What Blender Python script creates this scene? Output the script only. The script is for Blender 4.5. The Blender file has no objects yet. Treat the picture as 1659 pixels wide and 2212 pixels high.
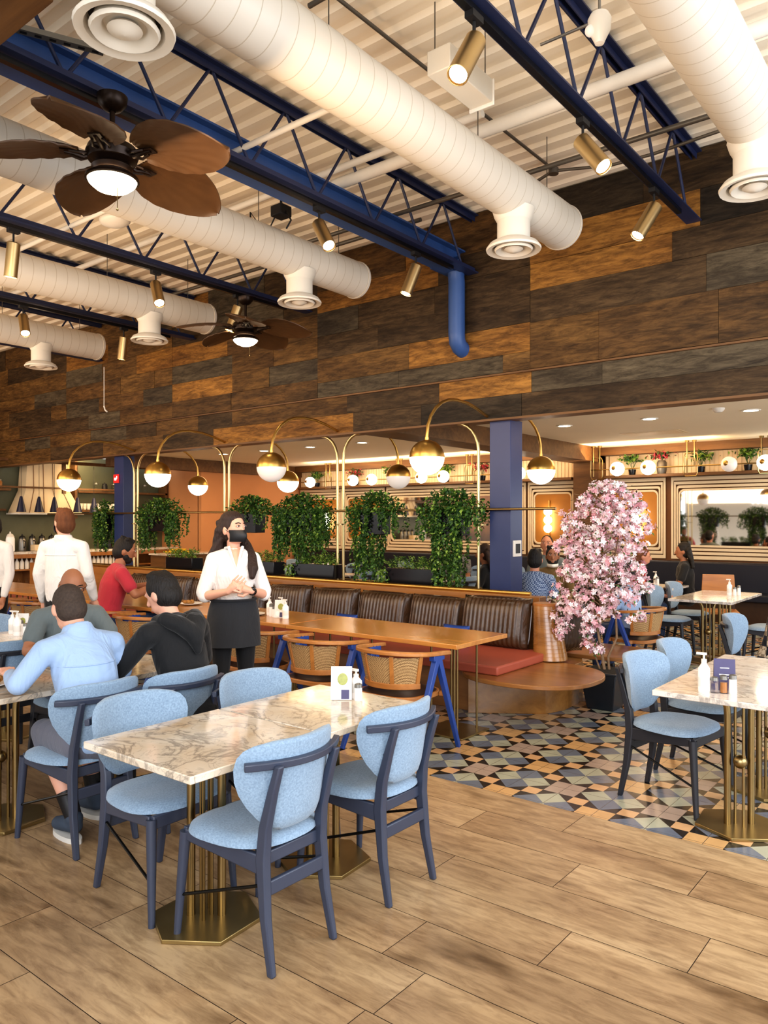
import bpy, bmesh, math, random
from mathutils import Vector, Matrix, noise
random.seed(7)
R=math.radians; PI=math.pi
S=bpy.context.scene; COL=S.collection
def lin(c):
    if isinstance(c,str):
        c=c.lstrip('#'); c=[int(c[i:i+2],16)/255 for i in (0,2,4)]
    return tuple((x/12.92 if x<=.04045 else ((x+.055)/1.055)**2.4) for x in c[:3])+(1,)
# ---------------------------------------------------------------- materials
class N:
    def __init__(s,name):
        s.m=bpy.data.materials.new(name); s.m.use_nodes=True; s.t=s.m.node_tree; s.b=s.t.nodes['Principled BSDF']
    def n(s,typ,ins=None,**kw):
        x=s.t.nodes.new(typ)
        for k,v in kw.items(): setattr(x,k,v)
        if ins:
            for k,v in ins.items():
                if isinstance(v,bpy.types.NodeSocket): s.t.links.new(v,x.inputs[k])
                else: x.inputs[k].default_value=v
        return x
    def link(s,a,b): s.t.links.new(a,b)
    def set(s,**kw):
        for k,v in kw.items():
            k=k.replace('_',' ')
            if isinstance(v,bpy.types.NodeSocket): s.link(v,s.b.inputs[k])
            else: s.b.inputs[k].default_value=v
    def mix(s,f,a,b,mode='MIX'):
        x=s.n('ShaderNodeMix',data_type='RGBA',blend_type=mode)
        for i,v in ((0,f),(6,a),(7,b)):
            if isinstance(v,bpy.types.NodeSocket): s.link(v,x.inputs[i])
            else: x.inputs[i].default_value=v
        return x.outputs[2]
    def ramp(s,f,stops):
        x=s.n('ShaderNodeValToRGB'); e=x.color_ramp.elements
        while len(e)<len(stops): e.new(.5)
        for q,(p,c) in zip(e,stops): q.position=p; q.color=lin(c) if isinstance(c,str) else c
        s.link(f,x.inputs[0]); return x.outputs[0]
    def bump(s,h,st=.3,d=.01):
        x=s.n('ShaderNodeBump',{'Strength':st,'Distance':d,'Height':h}); s.link(x.outputs[0],s.b.inputs['Normal'])
    def coord(s,scale=(1,1,1),rot=(0,0,0),kind='Object'):
        tc=s.n('ShaderNodeTexCoord'); mp=s.n('ShaderNodeMapping',{'Vector':tc.outputs[kind],'Scale':scale,'Rotation':rot}); return mp.outputs[0]
    def noise(s,vec,sc=5,det=3,rough=.55,dist=0):
        return s.n('ShaderNodeTexNoise',{'Vector':vec,'Scale':sc,'Detail':det,'Roughness':rough,'Distortion':dist}).outputs['Fac']
def plain(name,c,rough=.5,metal=0,var=.08,sc=12,bump=0,emis=0,coat=0,alpha=None,trans=0,stretch=(1,1,1)):
    x=N(name); v=x.coord(stretch); f=x.noise(v,sc,3); c=lin(c)
    d=tuple(q*(1-var*2) for q in c[:3])+(1,); u=tuple(min(1,q*(1+var)) for q in c[:3])+(1,)
    x.set(Base_Color=x.mix(f,d,u),Roughness=rough,Metallic=metal,Coat_Weight=coat)
    if bump: x.bump(f,bump,.01)
    if emis: x.set(Emission_Color=c,Emission_Strength=emis)
    if trans: x.set(Transmission_Weight=trans)
    if alpha is not None: x.set(Alpha=alpha)
    return x.m
def fabric(name,c,sc=260,c2=None,rough=.95,dark=.72):
    x=N(name); v=x.coord(); c=lin(c); d=tuple(q*dark for q in c[:3])+(1,)
    n1=x.noise(v,sc,2,.6); n2=x.noise(v,6,3)
    w=x.n('ShaderNodeTexWave',{'Vector':v,'Scale':sc*.5,'Distortion':2.0},bands_direction='Z').outputs['Fac']
    base=x.mix(n1,d,c if c2 is None else lin(c2)); base=x.mix(x.n('ShaderNodeMath',{0:n2,1:.35},operation='MULTIPLY').outputs[0],base,d)
    x.set(Base_Color=base,Roughness=rough,Sheen_Weight=.25); x.bump(n1,.35,.004); return x.m
def wood(name,c1,c2,axis='X',sc=2.2,rough=.35,coat=.15,grain=14,rnd=False,knots=False,bump=.12):
    x=N(name); st={'X':(.12,1,1),'Y':(1,.12,1),'Z':(1,1,.12)}[axis]
    v=x.coord(st)
    if rnd:
        at=x.n('ShaderNodeAttribute',attribute_name='rnd'); 
        ad=x.n('ShaderNodeVectorMath',{0:v,1:at.outputs['Vector']},operation='MULTIPLY_ADD'); 
        a2=x.n('ShaderNodeVectorMath',{0:at.outputs['Vector'],'Scale':37.0},operation='SCALE')
        a3=x.n('ShaderNodeVectorMath',{0:v,1:a2.outputs[0]},operation='ADD'); v=a3.outputs[0]
    n1=x.noise(v,grain,6,.65,.6); n2=x.noise(v,sc,4,.5,.3)
    f=x.n('ShaderNodeMath',{0:n1,1:n2},operation='ADD'); f=x.n('ShaderNodeMath',{0:f.outputs[0],1:.5},operation='MULTIPLY').outputs[0]
    base=x.ramp(f,[(.33,c2),(.62,c1)])
    if rnd:
        g=x.n('ShaderNodeMath',{0:at.outputs['Fac'],1:.45},operation='MULTIPLY').outputs[0]
        g=x.n('ShaderNodeMath',{0:g,1:.78},operation='ADD').outputs[0]
        cc=x.n('ShaderNodeCombineColor',{0:g,1:g,2:g}).outputs[0]
        base=x.mix(1.0,base,cc,'MULTIPLY')
    if knots:
        k=x.noise(x.coord((.8,2.2,1)),3.2,2,.5)
        kk=x.ramp(k,[(.60,(1,1,1,1)),(.76,(.50,.46,.42,1))]); base=x.mix(1.0,base,kk,'MULTIPLY')
    x.set(Base_Color=base,Roughness=rough,Coat_Weight=coat,Coat_Roughness=.2); x.bump(n1,bump,.004); return x.m
def marble(name,base='#d9d2c6',tan='#b59f80',vein='#6d6a66',cov=.5):
    x=N(name); v=x.coord(); w=x.noise(v,2.2,5,.6,1.4)
    n=x.noise(v,3.0,6,.58,1.5); n2=x.noise(v,2.0,4,.5,.8); n3=x.noise(v,6.5,4,.55,1.6)
    ab=x.n('ShaderNodeMath',{0:n,1:.5},operation='SUBTRACT'); ab=x.n('ShaderNodeMath',{0:ab.outputs[0]},operation='ABSOLUTE').outputs[0]
    ve=x.ramp(ab,[(0.0,(1,1,1,1)),(.03,(0,0,0,1))])
    ab2=x.n('ShaderNodeMath',{0:n3,1:.5},operation='SUBTRACT'); ab2=x.n('ShaderNodeMath',{0:ab2.outputs[0]},operation='ABSOLUTE').outputs[0]
    ve2=x.ramp(ab2,[(0.0,(.7,.7,.7,1)),(.02,(0,0,0,1))])
    b=x.mix(x.ramp(n2,[(.35,(0,0,0,1)),(.68,(1,1,1,1))]),lin(base),lin(tan))
    b=x.mix(x.n('ShaderNodeMath',{0:ve,1:.55},operation='MULTIPLY').outputs[0],b,lin(vein))
    b=x.mix(x.n('ShaderNodeMath',{0:ve2,1:.4},operation='MULTIPLY').outputs[0],b,lin(vein))
    x.set(Base_Color=b,Roughness=.12,Coat_Weight=.3,Coat_Roughness=.05,Specular_IOR_Level=.6); return x.m
def emit(name,c,st):
    x=N(name); x.set(Base_Color=lin(c),Emission_Color=lin(c),Emission_Strength=st,Roughness=.4); return x.m
M={}
M['blue_fab']=fabric('blue_grey_weave','#88a6c4',130,'#abc3da',dark=.5)
M['slate']=plain('slate_painted_wood','#3b4254',.38,var=.05,coat=.1)
M['charcoal']=plain('charcoal_painted_wood','#2b2d34',.4,var=.05)
M['rod']=plain('dark_steel_rod','#2a2826',.25,.8)
M['brass']=plain('aged_brass','#9c8860',.28,1,var=.12,sc=6)
M['spotbrass']=plain('champagne_gold','#c4aa7c',.38,1,var=.06,sc=8)
M['brassp']=plain('pale_brass_tube','#d6c394',.33,1,var=.05,sc=8)
M['brass2']=plain('satin_brass','#cfa962',.32,1,var=.08,sc=8)
M['brassd']=plain('bronze_plate','#a08a5c',.3,.85,var=.2,sc=4)
M['marble']=marble('veined_marble','#e4dbcd','#c9ae8a','#5d5a58')
M['marblew']=marble('pale_marble','#e2dcd6','#cdbfb0')
M['navy']=plain('navy_paint','#2c3a66',.35,var=.04)
M['navyd']=plain('dark_navy_steel','#262f50',.4,var=.05)
M['trussb']=plain('blue_beam_paint','#36558a',.45,var=.06)
M['chairblue']=plain('royal_blue_paint','#2c4c96',.35,var=.05)
M['white']=plain('white_paint','#e9e4da',.55,var=.03)
M['duct']=plain('duct_white','#dcd4c5',.5,var=.04,sc=3)
M['cream']=plain('cream_ceiling','#e2d3bb',.7,var=.05,sc=1.2)
M['ceil2']=plain('soffit_ceiling_paint','#eadfc8',.8,var=.03,sc=1)
M['black']=plain('matt_black','#15161a',.5,var=.05)
M['blackg']=plain('gloss_black','#101116',.2,var=.05)
M['bronze']=plain('dark_bronze_fan','#2a1c13',.35,.6,var=.15)
M['blade']=plain('brown_leaf_blade','#54391f',.5,var=.2,sc=8)
M['lamp']=emit('lit_opal_glass','#fff3df',9)
M['lampdim']=plain('faint_glow_opal_glass','#e4ddd6',.3,emis=.25,var=.01)  # faint glow put into the glass, shared by bottles, jars and shakers
M['fanlamp']=emit('lit_frosted_bowl','#ffe9c4',12)
M['spotlens']=emit('lit_spot_lens','#fff2d6',25)
M['down']=emit('lit_downlight','#fff0d2',14)
M['oak']=wood('honey_oak','#d1954f','#a96d34','X',2,.22,.4,grain=9)
M['oakcane']=wood('chair_oak','#c08446','#965e2d','X',3,.32,.3)
M['oakdark']=wood('platform_oak','#a87440','#7d5129','X',2.5,.3,.3,grain=10)
M['drum']=wood('bent_oak_strips','#a87840','#7a5229','X',4,.22,.5)
M['leather']=plain('brown_leather','#40291a',.3,var=.25,sc=9,coat=.25,bump=.15)
M['leatherseat']=plain('dark_seat_leather','#33211a',.4,var=.2,sc=9)
M['salmon']=plain('terracotta_vinyl','#a9553f',.5,var=.08,sc=4)
M['salmonwall']=plain('salmon_wall_paint','#cf9465',.8,var=.06,sc=1.5)
M['leaf']=plain('ivy_leaf','#4a722e',.5,var=.45,sc=14)
M['leaf2']=plain('pale_ivy_leaf','#8aab4a',.5,var=.3,sc=14)
M['leafd']=plain('deep_green_leaf','#2f5526',.5,var=.4,sc=14)
M['petal']=plain('pink_petal','#f0c9d0',.7,var=.16,sc=16)
M['petal2']=plain('deeper_pink_petal','#e3a6b1',.7,var=.2,sc=16)
M['petal3']=plain('white_pink_petal','#faecee',.7,var=.06,sc=16)
M['bark']=plain('twig_bark','#8c7258',.8,var=.3,sc=40,bump=.3)
M['stem']=plain('stem_brown','#4e3a2a',.8,var=.3)
M['soil']=plain('dark_soil','#23201a',.95,var=.4,sc=60,bump=.5)
M['pot']=plain('slate_black_planter','#20262e',.35,var=.06)
M['skin']=plain('skin','#c98d72',.55,var=.05,sc=20)
M['skin2']=plain('fair_skin','#e2ab92',.55,var=.05,sc=20)
M['skin3']=plain('tan_skin','#a56f50',.55,var=.06,sc=20)
M['hairb']=plain('brown_hair','#38241c',.62,var=.5,sc=150,stretch=(1,1,.06),bump=.9)
M['hairk']=plain('black_hair','#1b1512',.65,var=.5,sc=120,stretch=(1,1,.1),bump=.9)
M['hairr']=plain('auburn_hair','#6b4023',.8,var=.3,sc=60,stretch=(1,1,.15),bump=.4)
M['hairs']=plain('cropped_brown_hair','#4a3c33',.8,var=.35,sc=90,bump=.4)
def cloth(name,c,sc=5,b=.6,var=.1,rough=.85):
    x=N(name); v=x.coord((1,1,.45)); n=x.noise(v,sc,4,.55,1.2); c=lin(c); d=tuple(q*(1-var*2.4) for q in c[:3])+(1,)
    x.set(Base_Color=x.mix(n,d,c),Roughness=rough,Sheen_Weight=.15); x.bump(n,b,.035); return x.m
M['wshirt']=cloth('white_cotton','#f0ece8',7,.8,.08)
M['oxford']=cloth('light_blue_linen','#a9c3e6',6,.8,.1)
M['gshirt']=cloth('grey_jersey','#6f797a',6,.6)
M['redshirt']=cloth('coral_red_jersey','#c8394a',5,.7,.14)
M['blackcl']=cloth('black_cotton','#17181b',6,.7,.2)
M['apron']=cloth('charcoal_apron_twill','#26282d',4,.5,.12)
M['blackjean']=cloth('black_trouser','#0f1014',5,.5)
M['greyshort']=cloth('grey_chino','#6d6f7c',6,.6,.12)
M['bluejean']=cloth('blue_denim','#33486e',6,.5)
M['redtop']=cloth('red_top','#b52030',6,.6)
M['olive']=cloth('olive_shirt','#7a5f34',6,.6)
def check(name,a,b,sc,c3=None):
    x=N(name); v=x.coord(); k=x.n('ShaderNodeTexChecker',{'Vector':v,'Color1':lin(a),'Color2':lin(b),'Scale':sc}).outputs[0]
    if c3:
        k2=x.n('ShaderNodeTexChecker',{'Vector':x.coord((1,1,1),(0,0,.3)),'Color1':(1,1,1,1),'Color2':lin(c3),'Scale':sc*2.3}).outputs[0]; k=x.mix(.8,k,k2,'MULTIPLY')
    x.set(Base_Color=k,Roughness=.9); return x.m
M['checkb']=check('blue_check_cotton','#44597f','#9fb0c8',60)
M['plaid']=check('navy_white_plaid','#1f2536','#b8ad9a',13,'#8a8378')
M['patt']=check('grey_print_cotton','#6a6d70','#8f8a86',50)
M['rubber']=plain('white_rubber','#d6d3cd',.6)
M['shoe']=plain('blue_grey_canvas','#3f4b5c',.8,var=.2)
M['glass']=N('clear_glass'); M['glass'].set(Base_Color=(1,1,1,1),Roughness=.05,Transmission_Weight=1.0,IOR=1.2,Alpha=.45); M['glass']=M['glass'].m
M['mirror']=N('silvered_mirror'); M['mirror'].set(Base_Color=(.86,.85,.82,1),Metallic=1.0,Roughness=.03); M['mirror']=M['mirror'].m
M['gold']=plain('amber_panel','#b0752b',.6,var=.1,sc=4)  # plain amber base with slight random mottling
M['creamst']=plain('cream_moulding','#e3cfae',.6,var=.03)
M['brownst']=plain('brown_moulding_gap','#7a4f28',.6,var=.08)
M['greentile']=plain('grey_green_tile','#5d5f4a',.5,var=.12,sc=5)
M['cones']=plain('navy_cone_shade','#1d2240',.4)
M['cupw']=plain('white_china','#ece8e0',.3,var=.02)
M['steel']=plain('steel_grey','#8d8b86',.35,.7,var=.05)
M['steeld']=plain('galvanised_conduit','#6f6a62',.45,.6,var=.1)
M['purple']=plain('indigo_card','#4b466e',.5,var=.1)
M['cardw']=plain('glossy_menu_card','#e8e6e2',.3,var=.02)
M['greenpic']=plain('lime_picture_print','#a9ad5a',.4,var=.3,sc=40)
M['ketch']=plain('red_bottle_cap','#b3262a',.4)
M['yellow']=plain('yellow_plastic','#d3a920',.5)
M['food']=plain('toasted_food','#c08a4a',.8,var=.35,sc=60,bump=.5)
M['juice']=plain('green_drink','#a9a545',.3,var=.2)
M['banq']=plain('navy_banquette_vinyl','#171b2b',.45,var=.1)
M['redsign']=emit('red_sign_face','#b3201f',.8)
M['signw']=emit('white_letter','#ffffff',1.6)
M['extbl']=plain('dark_wood_frame','#3c2614',.5,var=.2)
M['bulkhead']=wood('stained_bulkhead','#7a5630','#4b3019','X',2,.55,.05)
M['pinkfl']=plain('red_orchid_petal','#a83a48',.7,var=.2)
# ---------------------------------------------------------------- mesh builder
class MB:
    def __init__(s): s.v=[]; s.f=[]; s.mi=[]; s.sm=[]
    def add(s,vs,fs,mi=0,M4=None,smooth=True):
        o=len(s.v)
        for v in vs:
            v=Vector(v); s.v.append(M4@v if M4 is not None else v)
        for f in fs: s.f.append([o+i for i in f]); s.mi.append(mi); s.sm.append(smooth)
        return s
    def box(s,c,d,mi=0,rz=0,rot=None,taper=1.0):
        x,y,z=[q/2 for q in d]; vs=[]
        for k in (-1,1):
            t=1.0 if k<0 else taper
            vs+=[(-x*t,-y*t,k*z),(x*t,-y*t,k*z),(x*t,y*t,k*z),(-x*t,y*t,k*z)]
        m=Matrix.Translation(c)@(rot if rot is not None else Matrix.Rotation(rz,4,'Z'))
        return s.add(vs,[(3,2,1,0),(4,5,6,7),(0,1,5,4),(1,2,6,5),(2,3,7,6),(3,0,4,7)],mi,m,False)
    def bar(s,p,q,w,h,mi=0,up=(0,0,1),w2=None,h2=None):
        p=Vector(p);q=Vector(q);d=(q-p).normalized();u=Vector(up)
        if abs(d.dot(u))>.99: u=Vector((0,1,0))
        r=d.cross(u).normalized();u=r.cross(d).normalized(); w2=w if w2 is None else w2; h2=h if h2 is None else h2
        vs=[]
        for c,a,b in ((p,w,h),(q,w2,h2)):
            for i,j in ((-1,-1),(1,-1),(1,1),(-1,1)): vs.append(c+r*(a/2*i)+u*(b/2*j))
        return s.add(vs,[(3,2,1,0),(4,5,6,7),(0,1,5,4),(1,2,6,5),(2,3,7,6),(3,0,4,7)],mi,None,False)
    def tube(s,path,r,seg=10,mi=0,cap=True,closed=False):
        P=[Vector(p) for p in path]; n=len(P); rr=r if isinstance(r,(list,tuple)) else [r]*n
        vs=[];fs=[];prev=None
        for i in range(n):
            if closed: t=(P[(i+1)%n]-P[i-1])
            else: t=P[min(i+1,n-1)]-P[max(i-1,0)]
            t.normalize()
            if prev is None:
                a=Vector((0,0,1)) if abs(t.z)<.9 else Vector((1,0,0)); nrm=t.cross(a).normalized()
            else:
                nrm=(prev-t*prev.dot(t)); 
                if nrm.length<1e-6: nrm=t.orthogonal()
                nrm.normalize()
            prev=nrm; b=t.cross(nrm)
            for k in range(seg):
                a=2*PI*k/seg; vs.append(P[i]+(nrm*math.cos(a)+b*math.sin(a))*rr[i])
        m=n if closed else n-1
        for i in range(m):
            for k in range(seg):
                a=i*seg+k;b2=i*seg+(k+1)%seg;j=((i+1)%n)*seg
                fs.append((a,b2,j+(k+1)%seg,j+k))
        if cap and not closed:
            fs.append(tuple(range(seg-1,-1,-1))); fs.append(tuple((n-1)*seg+k for k in range(seg)))
        return s.add(vs,fs,mi)
    def cyl(s,p,q,r,r2=None,seg=20,mi=0,cap=True): return s.tube([p,q],[r,r if r2 is None else r2],seg,mi,cap)
    def lathe(s,prof,c=(0,0,0),seg=24,mi=0,M4=None,cap=False,ang=2*PI):
        vs=[];fs=[];n=len(prof)
        for r,z in prof:
            for k in range(seg):
                a=ang*k/seg; vs.append((r*math.cos(a),r*math.sin(a),z))
        for i in range(n-1):
            for k in range(seg):
                fs.append((i*seg+k,i*seg+(k+1)%seg,(i+1)*seg+(k+1)%seg,(i+1)*seg+k))
        if cap:
            fs.append(tuple(range(seg-1,-1,-1))); fs.append(tuple((n-1)*seg+k for k in range(seg)))
        m=Matrix.Translation(c)
        if M4 is not None: m=m@M4
        return s.add(vs,fs,mi,m)
    def ell(s,c,r,seg=16,rings=10,mi=0,rot=None,t0=0,t1=PI):
        if not isinstance(r,(tuple,list)): r=(r,r,r)
        prof=[]
        m=Matrix.Translation(c)
        if rot is not None: m=m@rot
        m=m@Matrix.Diagonal((r[0],r[1],r[2],1))
        for i in range(rings+1):
            t=t0+(t1-t0)*i/rings; prof.append((max(1e-4,math.sin(t)),-math.cos(t)))
        return s.lathe(prof,(0,0,0),seg,mi,m,cap=True)
    def prism(s,pts,z0,z1,mi=0,M4=None,smooth=False):
        n=len(pts); vs=[(x,y,z0) for x,y in pts]+[(x,y,z1) for x,y in pts]
        fs=[tuple(range(n-1,-1,-1)),tuple(range(n,2*n))]+[(i,(i+1)%n,n+(i+1)%n,n+i) for i in range(n)]
        return s.add(vs,fs,mi,M4,smooth)
    def cushion(s,c,d,mi=0,e=4,nx=14,nz=10,rot=None,puff=1.0):
        # pillow: wide d[0], thick d[1], high d[2]
        vs=[];fs=[]
        for sd in (-1,1):
            for j in range(nz+1):
                for i in range(nx+1):
                    u=-1+2*i/nx; w=-1+2*j/nz
                    t=(max(0,1-abs(u)**e)*max(0,1-abs(w)**e))**.5
                    k=1-.05*(1-abs(w)**2)*abs(u)**6
                    vs.append((u*d[0]/2*k, sd*t*d[1]/2*puff, w*d[2]/2*(1-.04*(1-abs(u)**2)*abs(w)**6)))
        o=(nx+1)*(nz+1)
        for sd in range(2):
            for j in range(nz):
                for i in range(nx):
                    a=sd*o+j*(nx+1)+i; q=(a,a+1,a+nx+2,a+nx+1); fs.append(q if sd==0 else q[::-1])
        m=Matrix.Translation(c)
        if rot is not None: m=m@rot
        return s.add(vs,fs,mi,m)
    def mesh(s,name,mats,sharp=40,doubles=0):
        me=bpy.data.meshes.new(name); me.from_pydata([tuple(v) for v in s.v],[],s.f)
        for m in (mats if isinstance(mats,(list,tuple)) else [mats]): me.materials.append(M[m] if isinstance(m,str) else m)
        me.polygons.foreach_set('material_index',s.mi); me.update()
        bm=bmesh.new(); bm.from_mesh(me)
        if doubles: bmesh.ops.remove_doubles(bm,verts=bm.verts,dist=doubles)
        bmesh.ops.recalc_face_normals(bm,faces=bm.faces)
        ca=math.radians(sharp)
        for f in bm.faces: f.smooth=True
        for e in bm.edges:
            if len(e.link_faces)==2:
                if e.calc_face_angle(0)>ca: e.smooth=False
            else: e.smooth=False
        bm.to_mesh(me); bm.free(); return me
def mkobj(name,data,parent=None,loc=None,rz=0):
    o=bpy.data.objects.new(name,data); COL.objects.link(o)
    if parent: o.parent=parent
    if loc is not None: o.location=loc
    if rz: o.rotation_euler=(0,0,rz)
    return o
def part(name,mb,mats,parent,sharp=40,bevel=0,label=None,loc=None,rz=0,doubles=0,seg=2):
    o=mkobj(name,mb.mesh(name,mats,sharp,doubles),parent,loc,rz)
    if bevel:
        b=o.modifiers.new('bev','BEVEL'); b.width=bevel; b.segments=seg; b.limit_method='ANGLE'; b.angle_limit=R(35); b.harden_normals=False
    if label: o['label']=label
    return o
def tag(o,label,cat,group=None):
    o['label']=label; o['category']=cat
    if group: o['group']=group
    return o
def thing(name,label,cat,loc=(0,0,0),rz=0,group=None):
    o=mkobj(name,None,None,loc,rz); o.empty_display_size=.1; return tag(o,label,cat,group)
def single(name,mb,mats,label,cat,loc=(0,0,0),rz=0,group=None,**kw):
    return tag(part(name,mb,mats,None,loc=loc,rz=rz,**kw),label,cat,group)
def struct(name,mb,mats,**kw):
    o=part(name,mb,mats,None,**kw); o['kind']='structure'; return o
def dup(root,loc,rz=None,label=None,group=None,scale=None):
    def cp(o,par):
        c=o.copy(); COL.objects.link(c); c.parent=par
        for ch in kids.get(o.name,[]): cp(ch,c)
        return c
    kids={}
    for o in bpy.data.objects:
        if o.parent: kids.setdefault(o.parent.name,[]).append(o)
    r=cp(root,None); r.location=loc
    if rz is not None: r.rotation_euler=(0,0,rz)
    if label: r['label']=label
    if group: r['group']=group
    if scale: r.scale=(scale,)*3
    return r
def arc(c,r,a0,a1,n,plane='XZ'):
    out=[]
    for i in range(n+1):
        a=a0+(a1-a0)*i/n; u,w=r*math.cos(a),r*math.sin(a)
        out.append((c[0]+u,c[1],c[2]+w) if plane=='XZ' else ((c[0],c[1]+u,c[2]+w) if plane=='YZ' else (c[0]+u,c[1]+w,c[2])))
    return out
# ================================================================ camera
CAMR=Vector((.782,.623,0)); CAMF=Vector((-.623,.782,0))
cam=bpy.data.cameras.new('camera'); co=bpy.data.objects.new('camera',cam); COL.objects.link(co); S.camera=co
co.location=(0,0,1.65); co.rotation_euler=(R(90),0,R(38.552)); cam.sensor_fit='VERTICAL'; cam.sensor_height=24; cam.sensor_width=18
cam.lens=24*1657/2212; cam.shift_y=19/2212; cam.clip_end=100; cam.clip_start=.05
# ================================================================ floor
def floor():
    AX,AY=-2.37,4.69
    def tile(name,c):
        x=N(name); v=x.coord(); f=x.noise(v,7,4,.6,.5); c=lin(c)
        b=x.mix(f,tuple(q*.72 for q in c[:3])+(1,),tuple(min(1,q*1.12) for q in c[:3])+(1,))
        sp=x.n('ShaderNodeSeparateXYZ',{0:v}); m=[]
        for k,a in ((0,AX),(1,AY)):
            s1=x.n('ShaderNodeMath',{0:sp.outputs[k],1:a},operation='SUBTRACT').outputs[0]
            p=x.n('ShaderNodeMath',{0:s1,1:.15},operation='PINGPONG').outputs[0]
            m.append(x.n('ShaderNodeMath',{0:p,1:.0014},operation='LESS_THAN').outputs[0])
        mm=x.n('ShaderNodeMath',{0:m[0],1:m[1]},operation='MAXIMUM').outputs[0]
        b=x.mix(mm,b,lin('#4a443c')); x.set(Base_Color=b,Roughness=.26,Coat_Weight=.15,Coat_Roughness=.12); return x.m
    pm=N('plank_tile'); v=pm.coord((.22,1,1)); at=pm.n('ShaderNodeAttribute',attribute_name='rnd')
    sc=pm.n('ShaderNodeVectorMath',{0:at.outputs['Vector'],'Scale':31.},operation='SCALE'); v2=pm.n('ShaderNodeVectorMath',{0:v,1:sc.outputs[0]},operation='ADD').outputs[0]
    n1=pm.noise(v2,26,7,.68,.5); n2=pm.noise(v2,2.6,4,.55,.4)
    b=pm.ramp(n2,[(.30,'#94795b'),(.50,'#ae926f'),(.72,'#c6ab86')])
    b=pm.mix(.6,b,pm.ramp(n1,[(.3,'#7d6349'),(.60,'#ffffff')]),'MULTIPLY')
    sc3=pm.n('ShaderNodeVectorMath',{0:at.outputs['Vector'],'Scale':17.},operation='SCALE'); v3=pm.n('ShaderNodeVectorMath',{0:pm.coord((.9,2.2,1)),1:sc3.outputs[0]},operation='ADD').outputs[0]
    kn=pm.ramp(pm.noise(v3,1.9,3,.5,.3),[(.58,'#ffffff'),(.76,'#8f806e')]); b=pm.mix(1.0,b,kn,'MULTIPLY')
    g=pm.n('ShaderNodeMath',{0:at.outputs['Fac'],1:.14},operation='MULTIPLY').outputs[0]; g=pm.n('ShaderNodeMath',{0:g,1:.92},operation='ADD').outputs[0]
    cc=pm.n('ShaderNodeCombineColor',{0:g,1:g,2:g}).outputs[0]; b=pm.mix(1.0,b,cc,'MULTIPLY')
    pm.set(Base_Color=b,Roughness=.38,Coat_Weight=.08,Coat_Roughness=.25); pm.bump(n1,.08,.003)
    mats=[pm.m,plain('dark_joint','#3d2f24',.9),tile('orange_tile','#dab07a'),tile('taupe_tile','#b8a496'),tile('sand_tile','#ddb284'),
          tile('sage_tile','#b6b8a4'),tile('slate_tile','#717b8c'),tile('black_tile','#262321')]
    mb=MB(); rnd=[]
    def poly(pts,mi,r=.5,z=0.0):
        mb.add([(x,y,z) for x,y in pts],[tuple(range(len(pts)))],mi,None,False); rnd.append(r)
    Y0=4.07; off={0:-1.8,1:-2.26,2:-1.56,3:-2.08,4:-1.33,5:-1.83}
    rg=random.Random(3)
    for k in range(20):
        y1=Y0-.298*k; y0=y1-.298
        o=off.get(k,rg.random()*1.2)
        x=o-1.2*math.ceil((o+16.2)/1.2)
        while x<1.6:
            g=.0016
            poly([(x+g,y0+g),(x+1.2-g,y0+g),(x+1.2-g,y1-g),(x+g,y1-g)],0,rg.random()); x+=1.2
    poly([(-17.2,Y0-.298*20),(2.6,Y0-.298*20),(2.6,Y0+.06),(-17.2,Y0+.06)],1,.5,-.003)
    XL,XR,YE=-16.2,1.8,14.3
    def clip(pts):
        for ax,lim,sg in ((1,Y0,1),(0,XL,1),(0,XR,-1),(1,YE,-1)):
            out=[]
            for i in range(len(pts)):
                a,b_=pts[i-1],pts[i]; ia=(a[ax]-lim)*sg>=-1e-9; ib=(b_[ax]-lim)*sg>=-1e-9
                if ia!=ib:
                    t=(lim-a[ax])/(b_[ax]-a[ax]); out.append((a[0]+(b_[0]-a[0])*t,a[1]+(b_[1]-a[1])*t))
                if ib: out.append(b_)
            pts=out
            if len(pts)<3: return []
        return pts
    def cp(pts,mi):
        q=clip(pts)
        if len(q)>=3: poly(q,mi)
    for i in range(-47,15):
        for j in range(-3,33):
            cx,cy=AX+.3*i,AY+.3*j
            P=lambda *a:[(cx+u,cy+w) for u,w in a]
            cp(P((.1,.1),(.2,.1),(.2,.2),(.1,.2)),4)
            if (i+j)%2==0: cp(P((-.1,-.1),(.1,-.1),(.1,.1),(-.1,.1)),2 if i%2==0 else 3)
            else:
                a,b2=(5,6) if i%2==0 else (6,5)
                cp(P((0,0),(-.1,.1),(-.2,0),(-.1,-.1)),a); cp(P((0,0),(.1,-.1),(.2,0),(.1,.1)),a)
                cp(P((0,0),(-.1,-.1),(0,-.2),(.1,-.1)),b2); cp(P((0,0),(.1,.1),(0,.2),(-.1,.1)),b2)
                for sx in (-1,1):
                    for sy in (-1,1):
                        cp(P((.2*sx,0),(.1*sx,.1*sy),(.2*sx,.1*sy)),7); cp(P((0,.2*sy),(.1*sx,.1*sy),(.1*sx,.2*sy)),7)
    me=mb.mesh('floor',mats); 
    for p in me.polygons:
        if p.normal.z<0: p.flip()
    a=me.attributes.new('rnd','FLOAT','FACE'); a.data.foreach_set('value',rnd)
    o=mkobj('floor',me); o['kind']='structure'
floor()
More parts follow.
